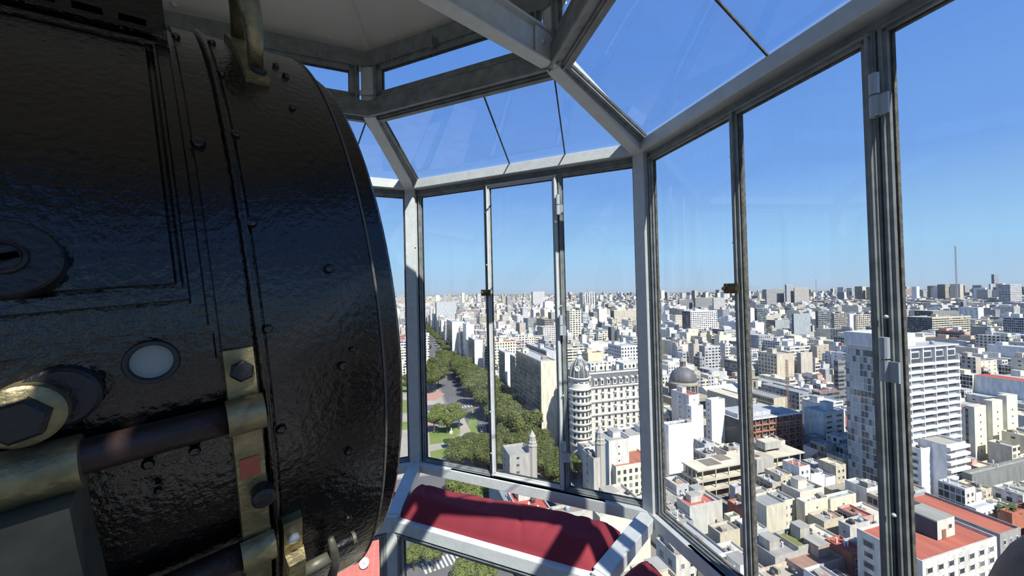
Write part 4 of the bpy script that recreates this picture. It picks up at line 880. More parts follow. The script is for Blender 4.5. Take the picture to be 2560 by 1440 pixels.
for k in range(8):
    z = hb_ - 3.7 - k * fl
    if z < 2: break
    MB().lathe([(TRr, z - .5), (TRr + 1.1, z), (TRr + 1.1, z + .9), (TRr + .95, z + .9), (TRr + .95, z + .1), (TRr, z + .1)], 28, (tc_[0], tc_[1], 0)).build('balcony', M_ST, tur, world=False)
    for a in (-150, -125, -100, -75, -50, -25):
        q = Vector((tc_[0] + (TRr - .02) * math.cos(a * D2R), tc_[1] + (TRr - .02) * math.sin(a * D2R), z + 1.6)); inst('window', WM[2], tur, Matrix.Translation(q) @ Matrix.Rotation((a + 90) * D2R, 4, 'Z') @ Matrix.Diagonal((1.4, 1, 2.4, 1)))
for a in (-140, -105, -70, -35):
    q = Vector((tc_[0] + (TRr - .3) * math.cos(a * D2R), tc_[1] + (TRr - .3) * math.sin(a * D2R), hb_ + 2)); inst('window', WM[2], tur, Matrix.Translation(q) @ Matrix.Rotation((a + 90) * D2R, 4, 'Z') @ Matrix.Diagonal((2.0, 1, 4.2, 1)))
zd = hb_ + 6.3
dm = MB().lathe([(TRr * .96, zd), (TRr * .98, zd + 1.5), (TRr * .93, zd + 4), (TRr * .80, zd + 6.6), (TRr * .58, zd + 8.8), (TRr * .32, zd + 10.2), (TRr * .2, zd + 10.6)], 32, (tc_[0], tc_[1], 0)).build('corner_dome', M_SL, pa_, world=False, smooth=True)
for k in range(12):
    a = k * 30 * D2R; MB().tube([(tc_[0] + r_ * math.cos(a), tc_[1] + r_ * math.sin(a), zd + z_) for r_, z_ in ((TRr * .98, 0), (TRr * 1.0, 1.5), (TRr * .95, 4), (TRr * .82, 6.6), (TRr * .6, 8.8), (TRr * .34, 10.2))], .14, 5).build('dome_rib', M_ST, dm, world=False)
for a in (-130, -62):
    a *= D2R; n_ = Vector((math.cos(a), math.sin(a), .15)).normalized(); t_ = Vector((-math.sin(a), math.cos(a), 0)); MB().lathe([(1.5, 0), (1.5, .5), (1.0, .55), (.95, .2)], 20, Vector((tc_[0], tc_[1], zd + 4.6)) + n_ * TRr * .86, t_, n_.cross(t_), n_).build('oculus', M_ST, dm, world=False)
MB().lathe([(1.9, zd + 10.3), (1.9, zd + 11), (1.1, zd + 11.1), (1.0, zd + 13), (1.6, zd + 13.2), (1.5, zd + 13.7), (.7, zd + 15), (.25, zd + 15.6), (.1, zd + 17.5)], 16, (tc_[0], tc_[1], 0)).build('dome_lantern', M_ST, pa_, world=False)
# --- church with the large dark dome
Pt = at_z(1708, 950, -68); hb2 = 27.0
ch = thing('domed_church', 'stone church with a large dark dome and lantern', 'church', (Pt.x, Pt.y, GZ), TH); u_, v_ = uv_of(Pt); RECTS.append((u_ - 15, u_ + 62, v_ - 13, v_ + 14))
R_ = 29 / 950 * Vector((Pt.x, Pt.y)).length
M_CS = mat('church_stone', (0.274, 0.259, 0.209), .9, var=(.30, .28, .22), vscale=.3); M_DK = mat('dome_sheet', (.075, .082, .09), .6, var=(.10, .105, .11), vscale=.5)
MB().box(-14, 60, -10, 12, 0, 15).box(20, 60, -12, -10, 0, 13).build('nave', M_CS, ch, world=False)
MB().hexa([(18, -10, 15), (60, -10, 15), (60, 12, 15), (18, 12, 15), (18, 0, 20), (60, 0, 20), (60, 2, 20), (18, 2, 20)]).build('nave_roof', mat('pale_sheet_roof', TIN, .6), ch, world=False)
drm = MB().lathe([(R_ * .93, 13), (R_ * .93, 24), (R_ * 1.08, 24.4), (R_ * 1.08, 25.6), (R_, 26), (R_, 27)], 40).build('drum', M_CS, ch, world=False)
for k in range(16):
    a = k * 22.5 * D2R; inst('window', archm if False else WM[2], drm, Matrix.Translation((R_ * .93 * math.cos(a), R_ * .93 * math.sin(a), 20.5)) @ Matrix.Rotation(a + math.pi / 2, 4, 'Z') @ Matrix.Diagonal((2.0, 1, 4.4, 1)))
    a += 11.25 * D2R; MB().tube([(R_ * 1.0 * math.cos(a), R_ * 1.0 * math.sin(a), 16), (R_ * 1.0 * math.cos(a), R_ * 1.0 * math.sin(a), 24.4)], .55, 8).build('column', M_CS, drm, world=False)
dome = MB().lathe([(R_ * math.cos(t_ * D2R), hb2 + R_ * math.sin(t_ * D2R) * 1.02) for t_ in range(0, 84, 6)], 40).build('dome', M_DK, ch, world=False, smooth=True)
zt_ = hb2 + R_ * 1.0
ltn = MB().lathe([(2.7, zt_ - .6), (2.7, zt_ + .4), (2.0, zt_ + .5), (2.0, zt_ + 4.4), (2.7, zt_ + 4.6), (2.6, zt_ + 5), (2.0, zt_ + 6.2), (.9, zt_ + 7.2), (.3, zt_ + 7.6), (.1, zt_ + 9)], 16).build('dome_lantern', M_CS, ch, world=False)
for k in range(8): a = k * 45 * D2R; inst('window', WM[2], ltn, Matrix.Translation((2.0 * math.cos(a), 2.0 * math.sin(a), zt_ + 2.8)) @ Matrix.Rotation(a + math.pi / 2, 4, 'Z') @ Matrix.Diagonal((.9, 1, 3.4, 1)))
bt = Matrix.Translation((54, -10, 0))
bell = MB().box(49, 58, -16, -7, 0, 18).box(50, 57, -15, -8, 18, 27).box(49.3, 57.7, -15.7, -7.3, 27, 28).lathe([(3.0, 28), (3.0, 33), (3.4, 33.4), (2.8, 34), (2.2, 36), (1, 37.6), (.2, 38.2), (.1, 41)], 12, (53.5, -11.5, 0)).build('bell_tower', M_CS, ch, world=False)
for z in (22.5,): inst('window', WM[2], bell, Matrix.Translation((53.5, -15, z)) @ Matrix.Diagonal((2.4, 1, 5.6, 1)))
# --- stepped turrets on the two nearer buildings
def turret(root, x, y, zb, zt2, r, m):
    t_ = MB().lathe([(r, zb), (r, zt2), (r * 1.12, zt2 + .1), (r * 1.12, zt2 + .5), (r * .85, zt2 + .6), (r * .85, zt2 + 1.6), (r * .95, zt2 + 1.7), (r * .7, zt2 + 2.2), (r * .7, zt2 + 4.0), (r * .78, zt2 + 4.1), (r * .35, zt2 + 5.6), (r * .12, zt2 + 6.4), (.05, zt2 + 7)], 8, (x, y, 0), ph=.39).build('turret', m, root, world=False)
    for k in range(8): a = (k * 45 + 22.5) * D2R; MB().bar((x + r * .9 * math.cos(a), y + r * .9 * math.sin(a), zt2 + .6), (x + r * .72 * math.cos(a), y + r * .72 * math.sin(a), zt2 + 3), .22, .22, (1, 0, 0)).build('turret_fin', m, t_, world=False)
M_TU = mat('weathered_cement', (0.360, 0.346, 0.302), .9, var=(.34, .33, .29), vscale=.5)
root, w, d, h = hero('turret_house', 'weathered grey building with a pale octagonal turret in the grove', 1274, 1144, 1330, 1256, zt=-71, c=(.44, .43, .39), f=SPARSE, l=SPARSE, stuff=0, geo=False)
turret(root, w + .6, 1.0, 0, h + 3.5, 2.0, M_TU)
root, w, d, h = hero('turret_house', 'tall dark flanked building with an octagonal turret before the palace', 1484, 1152, 1500, 1456, zt=-62, c=(.50, .48, .42), f=SPARSE, l=SPARSE, stuff=1, geo=False)
turret(root, w + 1.0, 1.5, 0, h + 5.5, 1.9, M_TU)
hero('apartment_block', 'small white block joined behind the nearer turret', 1522, 1108, 1572, d=12, zt=-66, c=(.70, .69, .64), f=SPARSE, l=SPARSE, stuff=2)
hero('house', 'white blank wall at the left of post corner with a dark round roof', 1572, 1096, 1660, d=12, zt=-70, c=WHITE, f=BLANK, l=BLANK, stuff=1)
# long sloping glass roof and red terrace between turrets and sill
root, w, d, h = hero('roofed_court', 'low building with terracotta terrace behind the nearer turret', 1540, 1172, 1640, d=14, zt=-76, c=CREAM, roof=TERRA, f=WIN, l=BLANK, stuff=4, geo=False)

HEROES = [
 # name, label, xc, yt, x2, xl/d, yb/zt, colour, roof, front, left, stuff
 ('office_block', 'office slab with dark glass flank and bright cream end wall', 1352, 907, 1392, (1290, None), (1120, None), (.74, .71, .56), LGREY, BLANK, CURT, 3),
 ('apartment_block', 'narrow white block with a dark mansard flank behind the olive trees', 1262, 884, 1279, (1247, None), (1015, None), WHITE, LGREY, BLANK, CURT, 1),
 ('apartment_block', 'cream block with many windows and terracotta top edge', 1229, 858, 1292, (None, 20), (960, None), CREAM, TERRA, WIN, WIN, 3),
 ('apartment_block', 'pale glass fronted block left of the dark office slab', 1288, 895, 1302, (1275, None), (1040, None), LGREY, LGREY, CURT, CURT, 2),
 ('apartment_block', 'cream penthouse block over the dark office slab', 1366, 880, 1392, (1315, None), (1040, None), LGREY, LGREY, BLANK, CURT, 3),
 ('apartment_block', 'tall white blank slab beside the avenue, left one', 1130, 806, 1161, (1113, None), (885, None), WHITE, LGREY, BLANK, CURT, 2),
 ('apartment_block', 'tall white blank slab beside the avenue, right one', 1165, 812, 1185, (1157, None), (900, None), WHITE, LGREY, BLANK, STRIP, 1),
 ('apartment_block', 'white slab with dark flank just left of the mullion', 1186, 852, 1206, (1171, None), (940, None), WHITE, LGREY, BLANK, CURT, 1),
 ('office_tower', 'broad grey slab standing over the avenue at left', 1091, 757, 1141, (1088, None), (830, None), (.42, .48, .50), LGREY, BLANK, BLANK, 0),
 ('office_block', 'dark grey cube right of the broad grey slab', 1143, 775, 1163, (1140, None), (820, None), (.18, .20, .22), DGREY, CURT, CURT, 0),
 ('apartment_block', 'long low block with pink and white bands far off', 1163, 775, 1206, (None, 20), (812, None), PINK, CREAM, STRIP, WIN, 0),
 ('apartment_block', 'pink and white towers far behind the first mullion', 1231, 773, 1283, (None, 18), (815, None), (.60, .45, .42), CREAM, STRIP, WIN, 0),
 ('office_tower', 'thin dark slab rising far off in the middle window', 1268, 742, 1279, (1264, None), (790, None), GREY, GREY, CURT, CURT, 0),
 ('apartment_tower', 'white twin tower on the skyline of the middle window', 1332, 730, 1361, (1328, None), (785, None), WHITE, WHITE, WIN, WIN, 0),
 ('apartment_block', 'bright white block under the white twin tower', 1362, 755, 1384, (1358, None), (820, None), WHITE, WHITE, BLANK, WIN, 0),
 ('office_block', 'brown building with open concrete floors left of the second mullion', 1362, 800, 1384, (1341, None), (880, None), (.35, .30, .25), BEIGE, STRIP, STRIP, 1),
 ('apartment_tower', 'red and white striped towers on the skyline', 1457, 732, 1490, (1448, None), (800, None), (.74, .72, .70), WHITE, (9, .20, .6), WIN, 0),
 ('apartment_tower', 'tall cream tower with stacked balconies right of the mullion', 1424, 778, 1453, (1411, None), (905, None), CREAM, CREAM, WIDE, WIN, 1),
 ('office_block', 'wide cream office front with regular dark windows left of corner post', 1535, 777, 1600, (1526, None), (840, None), CREAM, SAND, WIN, CURT, 1),
 ('apartment_block', 'tall narrow dark slab before the wide cream office front', 1528, 820, 1536, (1520, None), (900, None), (.15, .16, .17), GREY, BLANK, BLANK, 0),
 ('apartment_block', 'white block with square windows behind the palace roof', 1553, 868, 1600, (None, 22), (1000, None), WHITE, LGREY, WIN, WIN, 2),
 ('apartment_block', 'pale yellow block with blank wall behind the dark dome', 1470, 885, 1508, (1455, None), (1000, None), (.76, .70, .50), TERRA, BLANK, WIN, 1),
 ('apartment_block', 'white block with small rooftop room behind the mansard', 1520, 905, 1585, (1508, None), (1040, None), WHITE, CREAM, WIN, WIN, 2),
 # right window, far row
 ('office_tower', 'dark glass office block with gold edge, left one', 1698, 750, 1731, (1695, None), (805, None), (.13, .15, .15), GREY, CURT, CURT, 0),
 ('office_tower', 'dark glass office block with gold edge, right one', 1738, 745, 1783, (1733, None), (805, None), (.17, .19, .18), GREY, CURT, CURT, 0),
 ('office_tower', 'white framed block with a black glass front', 1784, 746, 1813, (1781, None), (820, None), (.70, .70, .68), LGREY, CURT, WIN, 0),
 ('apartment_block', 'broad white block with a regular grid of balconies', 1726, 779, 1793, (1705, None), (875, None), WHITE, LGREY, WIDE, CURT, 1),
 ('apartment_block', 'low brown building with red roof line behind the church', 1720, 828, 1760, (1694, None), (885, None), BEIGE, TERRA, STRIP, STRIP, 1),
 ('apartment_block', 'cream wedge building with blank party wall left of mullion', 1798, 840, 1822, (1785, None), (940, None), (.78, .74, .56), CREAM, BLANK, BLANK, 1),
 ('apartment_block', 'grey block with white balconies above the church', 1762, 868, 1800, (1735, None), (960, None), LGREY, CREAM, WIDE, BLANK, 2),
 ('apartment_block', 'white tall block right of the latch mullion', 1876, 772, 1886, (1872, None), (850, None), WHITE, WHITE, BLANK, WIN, 0),
 ('office_block', 'green glass block in the middle distance', 1892, 772, 1915, (1886, None), (870, None), (.25, .33, .32), LGREY, CURT, CURT, 0),
 ('apartment_block', 'white block with red painted roof room', 1924, 780, 1945, (1916, None), (855, None), WHITE, RED, BLANK, BLANK, 0),
 ('apartment_block', 'bright white pair of blank slabs', 1888, 808, 1910, (1871, None), (885, None), WHITE, WHITE, BLANK, WIN, 1),
 ('office_block', 'plain mid grey party wall block', 1938, 802, 1974, (1934, None), (885, None), (.38, .42, .44), LGREY, BLANK, CURT, 1),
 ('office_block', 'taller plain grey block beside the plain mid grey one', 1984, 786, 2026, (1980, None), (890, None), (.36, .41, .43), LGREY, BLANK, CURT, 1),
 ('office_tower', 'dark building with white window bands in the middle distance', 2045, 778, 2075, (2038, None), (870, None), (.24, .28, .31), SAND, STRIP, CURT, 0),
 ('apartment_block', 'wide block with dark windows between two white walls', 2085, 785, 2124, (2078, None), (880, None), (.35, .34, .30), LGREY, WIDE, BLANK, 1),
 ('apartment_block', 'tall white blank wall left of the hinge mullion', 2124, 786, 2138, (2122, None), (890, None), WHITE, WHITE, BLANK, BLANK, 0),
 ('apartment_block', 'brown windowed block immediately left of the hinge mullion', 2141, 788, 2176, (2138, None), (890, None), BEIGE, LGREY, WIDE, BLANK, 0),
 ('office_tower', 'grey office tower highest on the skyline of the right window', 1966, 712, 1984, (1962, None), (790, None), (.45, .5, .52), LGREY, CURT, CURT, 0),
 ('office_tower', 'dark broad block on the skyline left of the grey office tower', 1916, 724, 1960, (1912, None), (790, None), (.30, .33, .34), LGREY, CURT, CURT, 0),
 ('office_tower', 'beige broad block on the skyline right of the grey office tower', 1986, 720, 2022, (1984, None), (790, None), (.45, .42, .35), LGREY, WIN, WIN, 0),
 ('apartment_block', 'stained beige block with tall blank front in the middle of the right window', 1942, 888, 1985, (1895, None), (1010, None), (.60, .54, .42), CONC, BLANK, WIN, 2),
 ('apartment_block', 'second stained beige block beside the first', 2002, 885, 2031, (1992, None), (1000, None), (.56, .52, .44), CONC, BLANK, BLANK, 1),
 ('apartment_block', 'small white block with four round windows', 1956, 850, 1984, (1950, None), (930, None), WHITE, CREAM, WIN, BLANK, 1),
 ('apartment_block', 'ochre weathered tall block left of the grey glass flank', 2042, 868, 2072, (2032, None), (960, None), (.50, .45, .36), CONC, SPARSE, BLANK, 2),
 ('office_block', 'dark flat office building with red terrace at the glass flank', 2050, 985, 2112, (2030, None), (1060, None), (.20, .22, .23), RED, STRIP, CURT, 2),
 ('apartment_block', 'dark curved balcony building left of the glass flank', 2095, 905, 2116, (2088, None), (1040, None), (.24, .25, .25), GREY, STRIP, STRIP, 0),
 ('warehouse', 'building with broad pale tin roof left of the glass flank', 2052, 1012, 2108, (2004, None), (1105, None), (.74, .75, .73), (.64, .67, .66), STRIP, BLANK, 2),
 ('apartment_block', 'white balcony block with teal wall beside the glass flank', 2058, 1035, 2112, (2010, None), (1135, None), (.72, .78, .76), LGREY, STRIP, BLANK, 1),
 # white walls group
 ('apartment_block', 'white block with red terrace top right below the church dome', 1722, 992, 1748, (1678, None), (1120, None), (.82, .82, .80), RED, SPARSE, SPARSE, 2),
 ('apartment_block', 'tall blank white party wall under the red terrace', 1728, 1020, 1758, (1716, None), (1160, None), (.85, .85, .84), LGREY, BLANK, SPARSE, 0),
 ('apartment_block', 'tall white slab with pale blue shade left of the mullion', 1778, 1004, 1812, (1764, None), (1150, None), (.84, .84, .82), CREAM, BLANK, SPARSE, 1),
 ('apartment_block', 'pale grey blank block behind the mullion', 1815, 1028, 1846, (1808, None), (1140, None), (.60, .64, .64), CREAM, BLANK, BLANK, 1),
 ('apartment_block', 'brilliant white wall with air coolers on its top at the left of the right window', 1671, 1068, 1732, (1655, None), (1215, None), (.88, .89, .89), LGREY, BLANK, BLANK, 6),
 # right of hinge mullion
 ('library_building', 'large concrete building with dark top storey and cantilevered floors', 2330, 795, 2425, (2268, None), (890, None), (.62, .58, .45), (.5, .48, .4), STRIP, CURT, 1),
 ('office_block', 'dark block on top of the large concrete building', 2332, 779, 2392, (2286, None), (880, None), (.24, .25, .25), LGREY, BLANK, CURT, 0),
 ('office_block', 'long flat grey office building with rows of dark windows, upper right', 2420, 820, 2552, (2410, None), (870, None), (.42, .42, .38), CONC, STRIP, BLANK, 1),
 ('office_block', 'second long grey office building in front of the first', 2412, 850, 2505, (2400, None), (915, None), (.48, .46, .41), CONC, STRIP, BLANK, 1),
 ('warehouse', 'blue corrugated hall at the right edge', 2508, 842, 2600, (2505, None), (925, None), (.42, .52, .62), TIN, (1.1, .3, .6), BLANK, 0),
 ('apartment_tower', 'slab tower with white horizontal bands on the right skyline', 2525, 712, 2554, (2496, None), (790, None), WHITE, LGREY, STRIP, STRIP, 0),
 ('office_tower', 'slim dark tower, the tallest on the right skyline', 2485, 686, 2496, (2478, None), (755, None), (.25, .30, .34), GREY, CURT, CURT, 0),
 ('apartment_tower', 'small pale tower beside the slim dark one', 2476, 710, 2486, (2472, None), (757, None), LGREY, GREY, CURT, CURT, 0),
 ('apartment_tower', 'reddish block left of the mast on the skyline', 2264, 722, 2285, (2258, None), (760, None), (.50, .36, .30), CREAM, STRIP, CURT, 0),
 ('apartment_block', 'brown skyline block right of the mast', 2380, 717, 2400, (2372, None), (750, None), (.36, .28, .25), CREAM, WIN, CURT, 0),
 ('apartment_block', 'grey skyline block near the mast foot', 2412, 714, 2424, (2406, None), (752, None), GREY, CREAM, CURT, CURT, 0),
 ('apartment_block', 'cream slab pair with roof edge behind the three piers', 2452, 906, 2492, (2396, None), (1020, None), (.78, .74, .60), CONC, SPARSE, CURT, 3),
 ('office_block', 'low dark office block at the right edge above the trees', 2500, 945, 2600, (2490, None), (1040, None), (.34, .36, .34), LGREY, WIN, WIN, 4),
 # foreground roofs
 ('red_roof_house', 'small house with a bright red roof at the lower left of the right window', 1724, 1272, 1792, (1692, None), (None, -84), (.60, .60, .55), (.66, .19, .14), BLANK, BLANK, 3),
 ('house', 'stained blank wall building below the small red roof', 1745, 1268, 1806, (None, 9), (None, -85.5), (.58, .56, .50), CONC, BLANK, BLANK, 2),
 ('shed_building', 'grey blank shed with flat roof and pale end wall', 1916, 1272, 1966, (1868, None), (None, -82), (.66, .63, .50), (.38, .39, .38), BLANK, BLANK, 0),
 ('house', 'grey walled block between the parking building and the mullion', 1838, 1224, 1860, (1826, None), (None, -84), LGREY, CONC, BLANK, BLANK, 0),
 ('house', 'cream low building with rooftop tanks right of the shed', 2012, 1262, 2072, (1990, None), (None, -83.5), CREAM, (.74, .72, .62), SPARSE, BLANK, 3),
 ('house', 'cream low building with a grey blue roof and scribbled wall', 2076, 1254, 2140, (2064, None), (None, -84), CREAM, (.42, .48, .49), SPARSE, BLANK, 1),
 ('house', 'narrow cream building before the row of tanks', 2000, 1236, 2060, (None, 8), (None, -84.5), CREAM, LGREY, WIN, BLANK, 7),
 ('house', 'long low roof with rubble coloured sheet beside the glass flank', 2110, 1245, 2210, (2060, None), (None, -88), (.40, .38, .32), (.44, .40, .32), BLANK, BLANK, 0),
 ('lawn_terrace_house', 'building with a square grass green roof terrace', 1996, 1375, 2056, (1936, None), (None, -85), (.50, .48, .42), (.26, .28, .09), BLANK, BLANK, 1),
 ('house', 'flat grey roof in front of the green terrace', 1938, 1400, 2002, (1870, None), (None, -86), CONC, (.40, .40, .38), BLANK, BLANK, 2),
 ('house', 'beige flat roof beside the stained wall', 1800, 1340, 1850, (1770, None), (None, -87), SAND, (.55, .51, .42), BLANK, BLANK, 2),
 ('house', 'low wall house with small green court roof left of the mullion', 1826, 1300, 1850, (1812, None), (None, -87), CREAM, GREEN, BLANK, BLANK, 0),
 ('house', 'grey terrace and block with chimney pipe right of the green terrace', 2125, 1322, 2176, (2096, None), (None, -83), (.62, .60, .54), CONC, BLANK, SPARSE, 3),
 ('house', 'gravel coloured terrace behind the green one', 2060, 1310, 2110, (2020, None), (None, -86.5), SAND, (.48, .47, .43), BLANK, BLANK, 4),
 ('red_roof_house', 'patched terracotta roofs at the bottom beside the mullion', 2010, 1432, 2112, (1920, None), (None, -87), (.5, .4, .33), (.42, .26, .20), BLANK, BLANK, 6),
 ('house', 'pale patched roofs at the bottom left of the patched terracotta', 1940, 1470, 2030, (1890, None), (None, -88), SAND, (.58, .52, .43), BLANK, BLANK, 4),
 ('red_roof_building', 'large building with a broad red terrace roof at lower right', 2306, 1412, 2492, (2142, None), (None, -72), (.72, .71, .64), (.56, .17, .115), WIDE, WIDE, 0),
 ('red_roof_house', 'long narrow red roof ribbon behind the broad red terrace', 2500, 1343, 2552, (2262, None), (None, -79), (.38, .38, .36), (.58, .18, .12), WIN, BLANK, 0),
 ('house', 'grey green hall roof at the right edge under the cream piers', 2430, 1192, 2600, (2414, None), (None, -80), (.24, .26, .25), (.46, .46, .40), BLANK, BLANK, 1),
 ('house', 'small white outhouse between the red ribbon roof and the hall', 2440, 1278, 2492, (2412, None), (None, -84), WHITE, LGREY, WIN, BLANK, 0),
 ('red_roof_house', 'tiled red roof by the palm at the right edge', 2530, 1290, 2600, (2500, None), (None, -84), TERRA, (.48, .15, .10), BLANK, BLANK, 0),
 # seen under the sill of the middle window and beside the bracket
 ('red_roof_house', 'red flat roof with white pipes seen between sill and cushion', 1300, 1292, 1378, (1268, None), (None, -73), (.66, .64, .58), RED, BLANK, BLANK, 6),
 ('house', 'grey stained box building between sill and cushion', 1392, 1296, 1482, (1376, None), (None, -72), (.55, .53, .46), (.36, .34, .29), SPARSE, BLANK, 1),
 ('house', 'dark pitched light court beside the street trees', 1262, 1262, 1290, (1222, None), (None, -74), GREY, GREY, BLANK, BLANK, 1),
 ('house', 'long pale layered roofs right above the maroon cushion', 1500, 1300, 1625, (1440, None), (None, -76), CREAM, (.70, .68, .60), BLANK, BLANK, 5),
 ('house', 'white roof with railings below the corner bracket', 1690, 1400, 1745, (1640, None), (None, -70), (.62, .60, .52), (.72, .72, .68), WIN, WIN, 3),
 ('house', 'ochre stained roof corner below the sill rail', 1760, 1440, 1830, (1715, None), (None, -74), SAND, (.66, .62, .5), WIN, BLANK, 2),
 ('house', 'big house under the corner bracket with weathered cornice', 1640, 1500, 1720, (1575, None), (None, -64), SAND, (.7, .69, .63), WIN, WIN, 2),
]
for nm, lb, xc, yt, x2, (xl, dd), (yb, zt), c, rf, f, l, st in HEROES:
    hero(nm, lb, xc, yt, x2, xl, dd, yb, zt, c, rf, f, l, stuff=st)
# --- cream slab building with three tall piers
root, w, d, h = hero('apartment_building', 'cream building with three tall windowless piers', 2420, 1022, 2528, 2392, yb=1185, c=(.78, .75, .62), roof=TERRA, f=BLANK, l=SPARSE, stuff=3, par=False)
for a, b, t_ in ((0, .26, 1.5), (.40, .64, 3), (.74, 1.0, 4.5)):
    pr_ = bpart('pier', [bx(w * a, w * b, -2.2, 1, 0, h + t_, (.80, .77, .63), CREAM)], root)
    for k in range(6): inst('small_window', WM[2], pr_, Matrix.Translation((w * (a + b) / 2, -2.2, h - 3 - k * 3.6)) @ Matrix.Diagonal((.7, 1, .9, 1)))
# hut with dark tarpaulin wall on the broad red terrace
Pt = at_z(2343, 1303, -66.5); hut = thing('rooftop_hut', 'grey hut with a dark tarred side wall standing on the broad red terrace', 'hut', (Pt.x, Pt.y, -71.9), TH)
hw_ = solve_w(Pt, GU, 2386); hd_ = solve_w(Pt, GV, 2262)
bpart('walls', [bx(0, hw_, 0, hd_, 0, 5.4, (.72, .70, .60), (.42, .42, .37))], hut); bpart('tarred_wall', [bx(-.15, 0, 0, hd_, 0, 5.0, (.10, .11, .12))], hut)
MB().box(hw_ * .25, hw_ * .45, -.15, 0, 0, 2.6).build('door', mat('brown_door', (.22, .12, .08), .7), hut, world=False)
inst('window', WM[0], hut, Matrix.Translation((hw_ * .72, 0, 3)) @ Matrix.Diagonal((1.6, 1, 1.4, 1)))
# radio mast
Pt = at_z(2393, 735, -2.0 if False else -20); D_ = 2300; q = ray(2393, 760); q = q / Vector((q.x, q.y)).length; mp_ = Vector((q.x * D_, q.y * D_, GZ))
mast = thing('radio_mast', 'thin lattice radio mast rising above the right skyline', 'mast', mp_, 0)
qt = ray(2393, 615); zt_ = qt.z / Vector((qt.x, qt.y)).length * D_ - GZ
m_ = MB(); sw = 2.0
for sx_ in (-1, 1):
    for sy in (-1, 1): m_.bar((sx_ * sw, sy * sw, 0), (sx_ * sw * .6, sy * sw * .6, zt_), .9, .9, (1, 0, 0))
nb = 40
for k in range(nb):
    z0 = zt_ * k / nb; z1 = zt_ * (k + 1) / nb; s0 = sw * (1 - .4 * k / nb) * (1 if k % 2 else -1); s1 = -sw * (1 - .4 * (k + 1) / nb) * (1 if k % 2 else -1)
    m_.bar((s0, -abs(s0), z0), (s1, -abs(s0), z1), .5, .5, (0, 1, 0))
m_.build('lattice', mat('mast_steel', (.30, .30, .34), .6), mast, world=False)
MB().box(-9, 9, -.6, .6, zt_ - 4, zt_ - 3).build('cross_arm', mat('mast_steel', (.30, .30, .34), .6), mast, world=False)
for x_, yt_, D_, lab in ((2040, 697, 1500, 'thin antenna pole left of the hinge mullion on the skyline'), (1468, 715, 1300, 'thin antenna pole on the red and white striped towers')):
    q = ray(x_, yt_); q = q / Vector((q.x, q.y)).length; b_ = thing('antenna_pole', lab, 'antenna', (q.x * D_, q.y * D_, GZ)); MB().tube([(0, 0, 0), (0, 0, q.z * D_ - GZ)], .8, 6).build('pole', mat('mast_steel', (.30, .30, .34), .6), b_, world=False)
# white statue
sp_ = at_z(1128, 1084, GZ); stt = thing('statue', 'small white statue on the round lawn', 'statue', sp_)
MB().box(-1, 1, -1, 1, 0, 1.6).build('plinth', M_ST, stt, world=False); MB().tube([(0, 0, 1.6), (.1, 0, 3), (0, 0, 3.6), (0, 0, 4.1)], [.5, .45, .2, .28], 8).build('figure', mat('white_marble', (0.576, 0.576, 0.562), .6), stt, world=False)
# lattice mast on a roof in the middle distance
q = at_z(1970, 1040, -78); lm = thing('lattice_mast', 'rusty lattice mast standing on the roofs in the middle of the right window', 'mast', (q.x, q.y, GZ), TH)
m_ = MB()
for sx_ in (-1, 1):
    for sy in (-1, 1): m_.bar((sx_ * .9, sy * .9, 0), (sx_ * .4, sy * .4, 52), .16, .16, (1, 0, 0))
for k in range(26): z = k * 2; s_ = .9 - .5 * k / 26; m_.bar((-s_, -s_, z), (s_, -s_, z + 2), .1, .1, (0, 1, 0)).bar((-s_, s_, z + 2), (-s_, -s_, z), .1, .1, (1, 0, 0))
m_.build('lattice', mat('rusty_lattice', (.32, .20, .16), .8), lm, world=False)
# red terrace below the drum, with a satellite dish
zt_ = -60; cx = at_z(940, 1380, zt_)
terr = thing('red_terrace', 'red tiled roof terrace seen beneath the drum', 'terrace', (cx.x, cx.y, GZ), TH)
M_RT = mat('red_terrace_tiles', (.50, .15, .11), .85, var=(.44, .12, .09), vscale=.6)
pr0 = at_z(984, 1352, zt_); un, vn = uv_of(pr0); un0, vn0 = uv_of(cx); RECTS.append((un - 30, un + 2, vn - 14, vn + 12)); Tl = 1.3
lx, ly = un - un0, vn - vn0
for a in range(9):
    for b in range(13):
        x1 = lx - .4 - a * Tl; y0 = ly + 3.5 - b * Tl
        MB().box(x1 - Tl + .04, x1, y0 - Tl + .04, y0, -.06 + zt_ - GZ, zt_ - GZ).build('tile', M_RT, terr, world=False)
MR = mat('pale_render', (.50, .49, .43), .9, var=(.40, .38, .33), vscale=.4)
MB().box(lx - 30, lx, ly - 16, ly + 4, 0, zt_ - GZ - .06).build('walls', MR, terr, world=False)
MB().box(lx - .4, lx, ly - 16, ly + 4, zt_ - GZ - .06, zt_ - GZ + .5).box(lx - 30, lx, ly + 3.6, ly + 4, zt_ - GZ - .06, zt_ - GZ + .5).box(lx - 12.6, lx - 12.1, ly - 16, ly + 4, zt_ - GZ - .06, zt_ - GZ + 1.0).build('parapet', MR, terr, world=False)
dp = at_z(912, 1408, zt_ + 1); dish = thing('satellite_dish', 'white satellite dish on the red terrace edge', 'dish', dp - Vector((0, 0, 1)))
n_ = Vector((-.1, -.75, .65)).normalized(); t_ = n_.orthogonal().normalized()
MB().lathe([(.05, 0), (.5, .06), (.9, .2), (1.05, .32), (1.08, .32), (.92, .16), (.5, 0), (.05, -.06)], 28, dp, t_, n_.cross(t_), n_).build('reflector', mat('white_dish', (0.576, 0.576, 0.576), .4), dish)
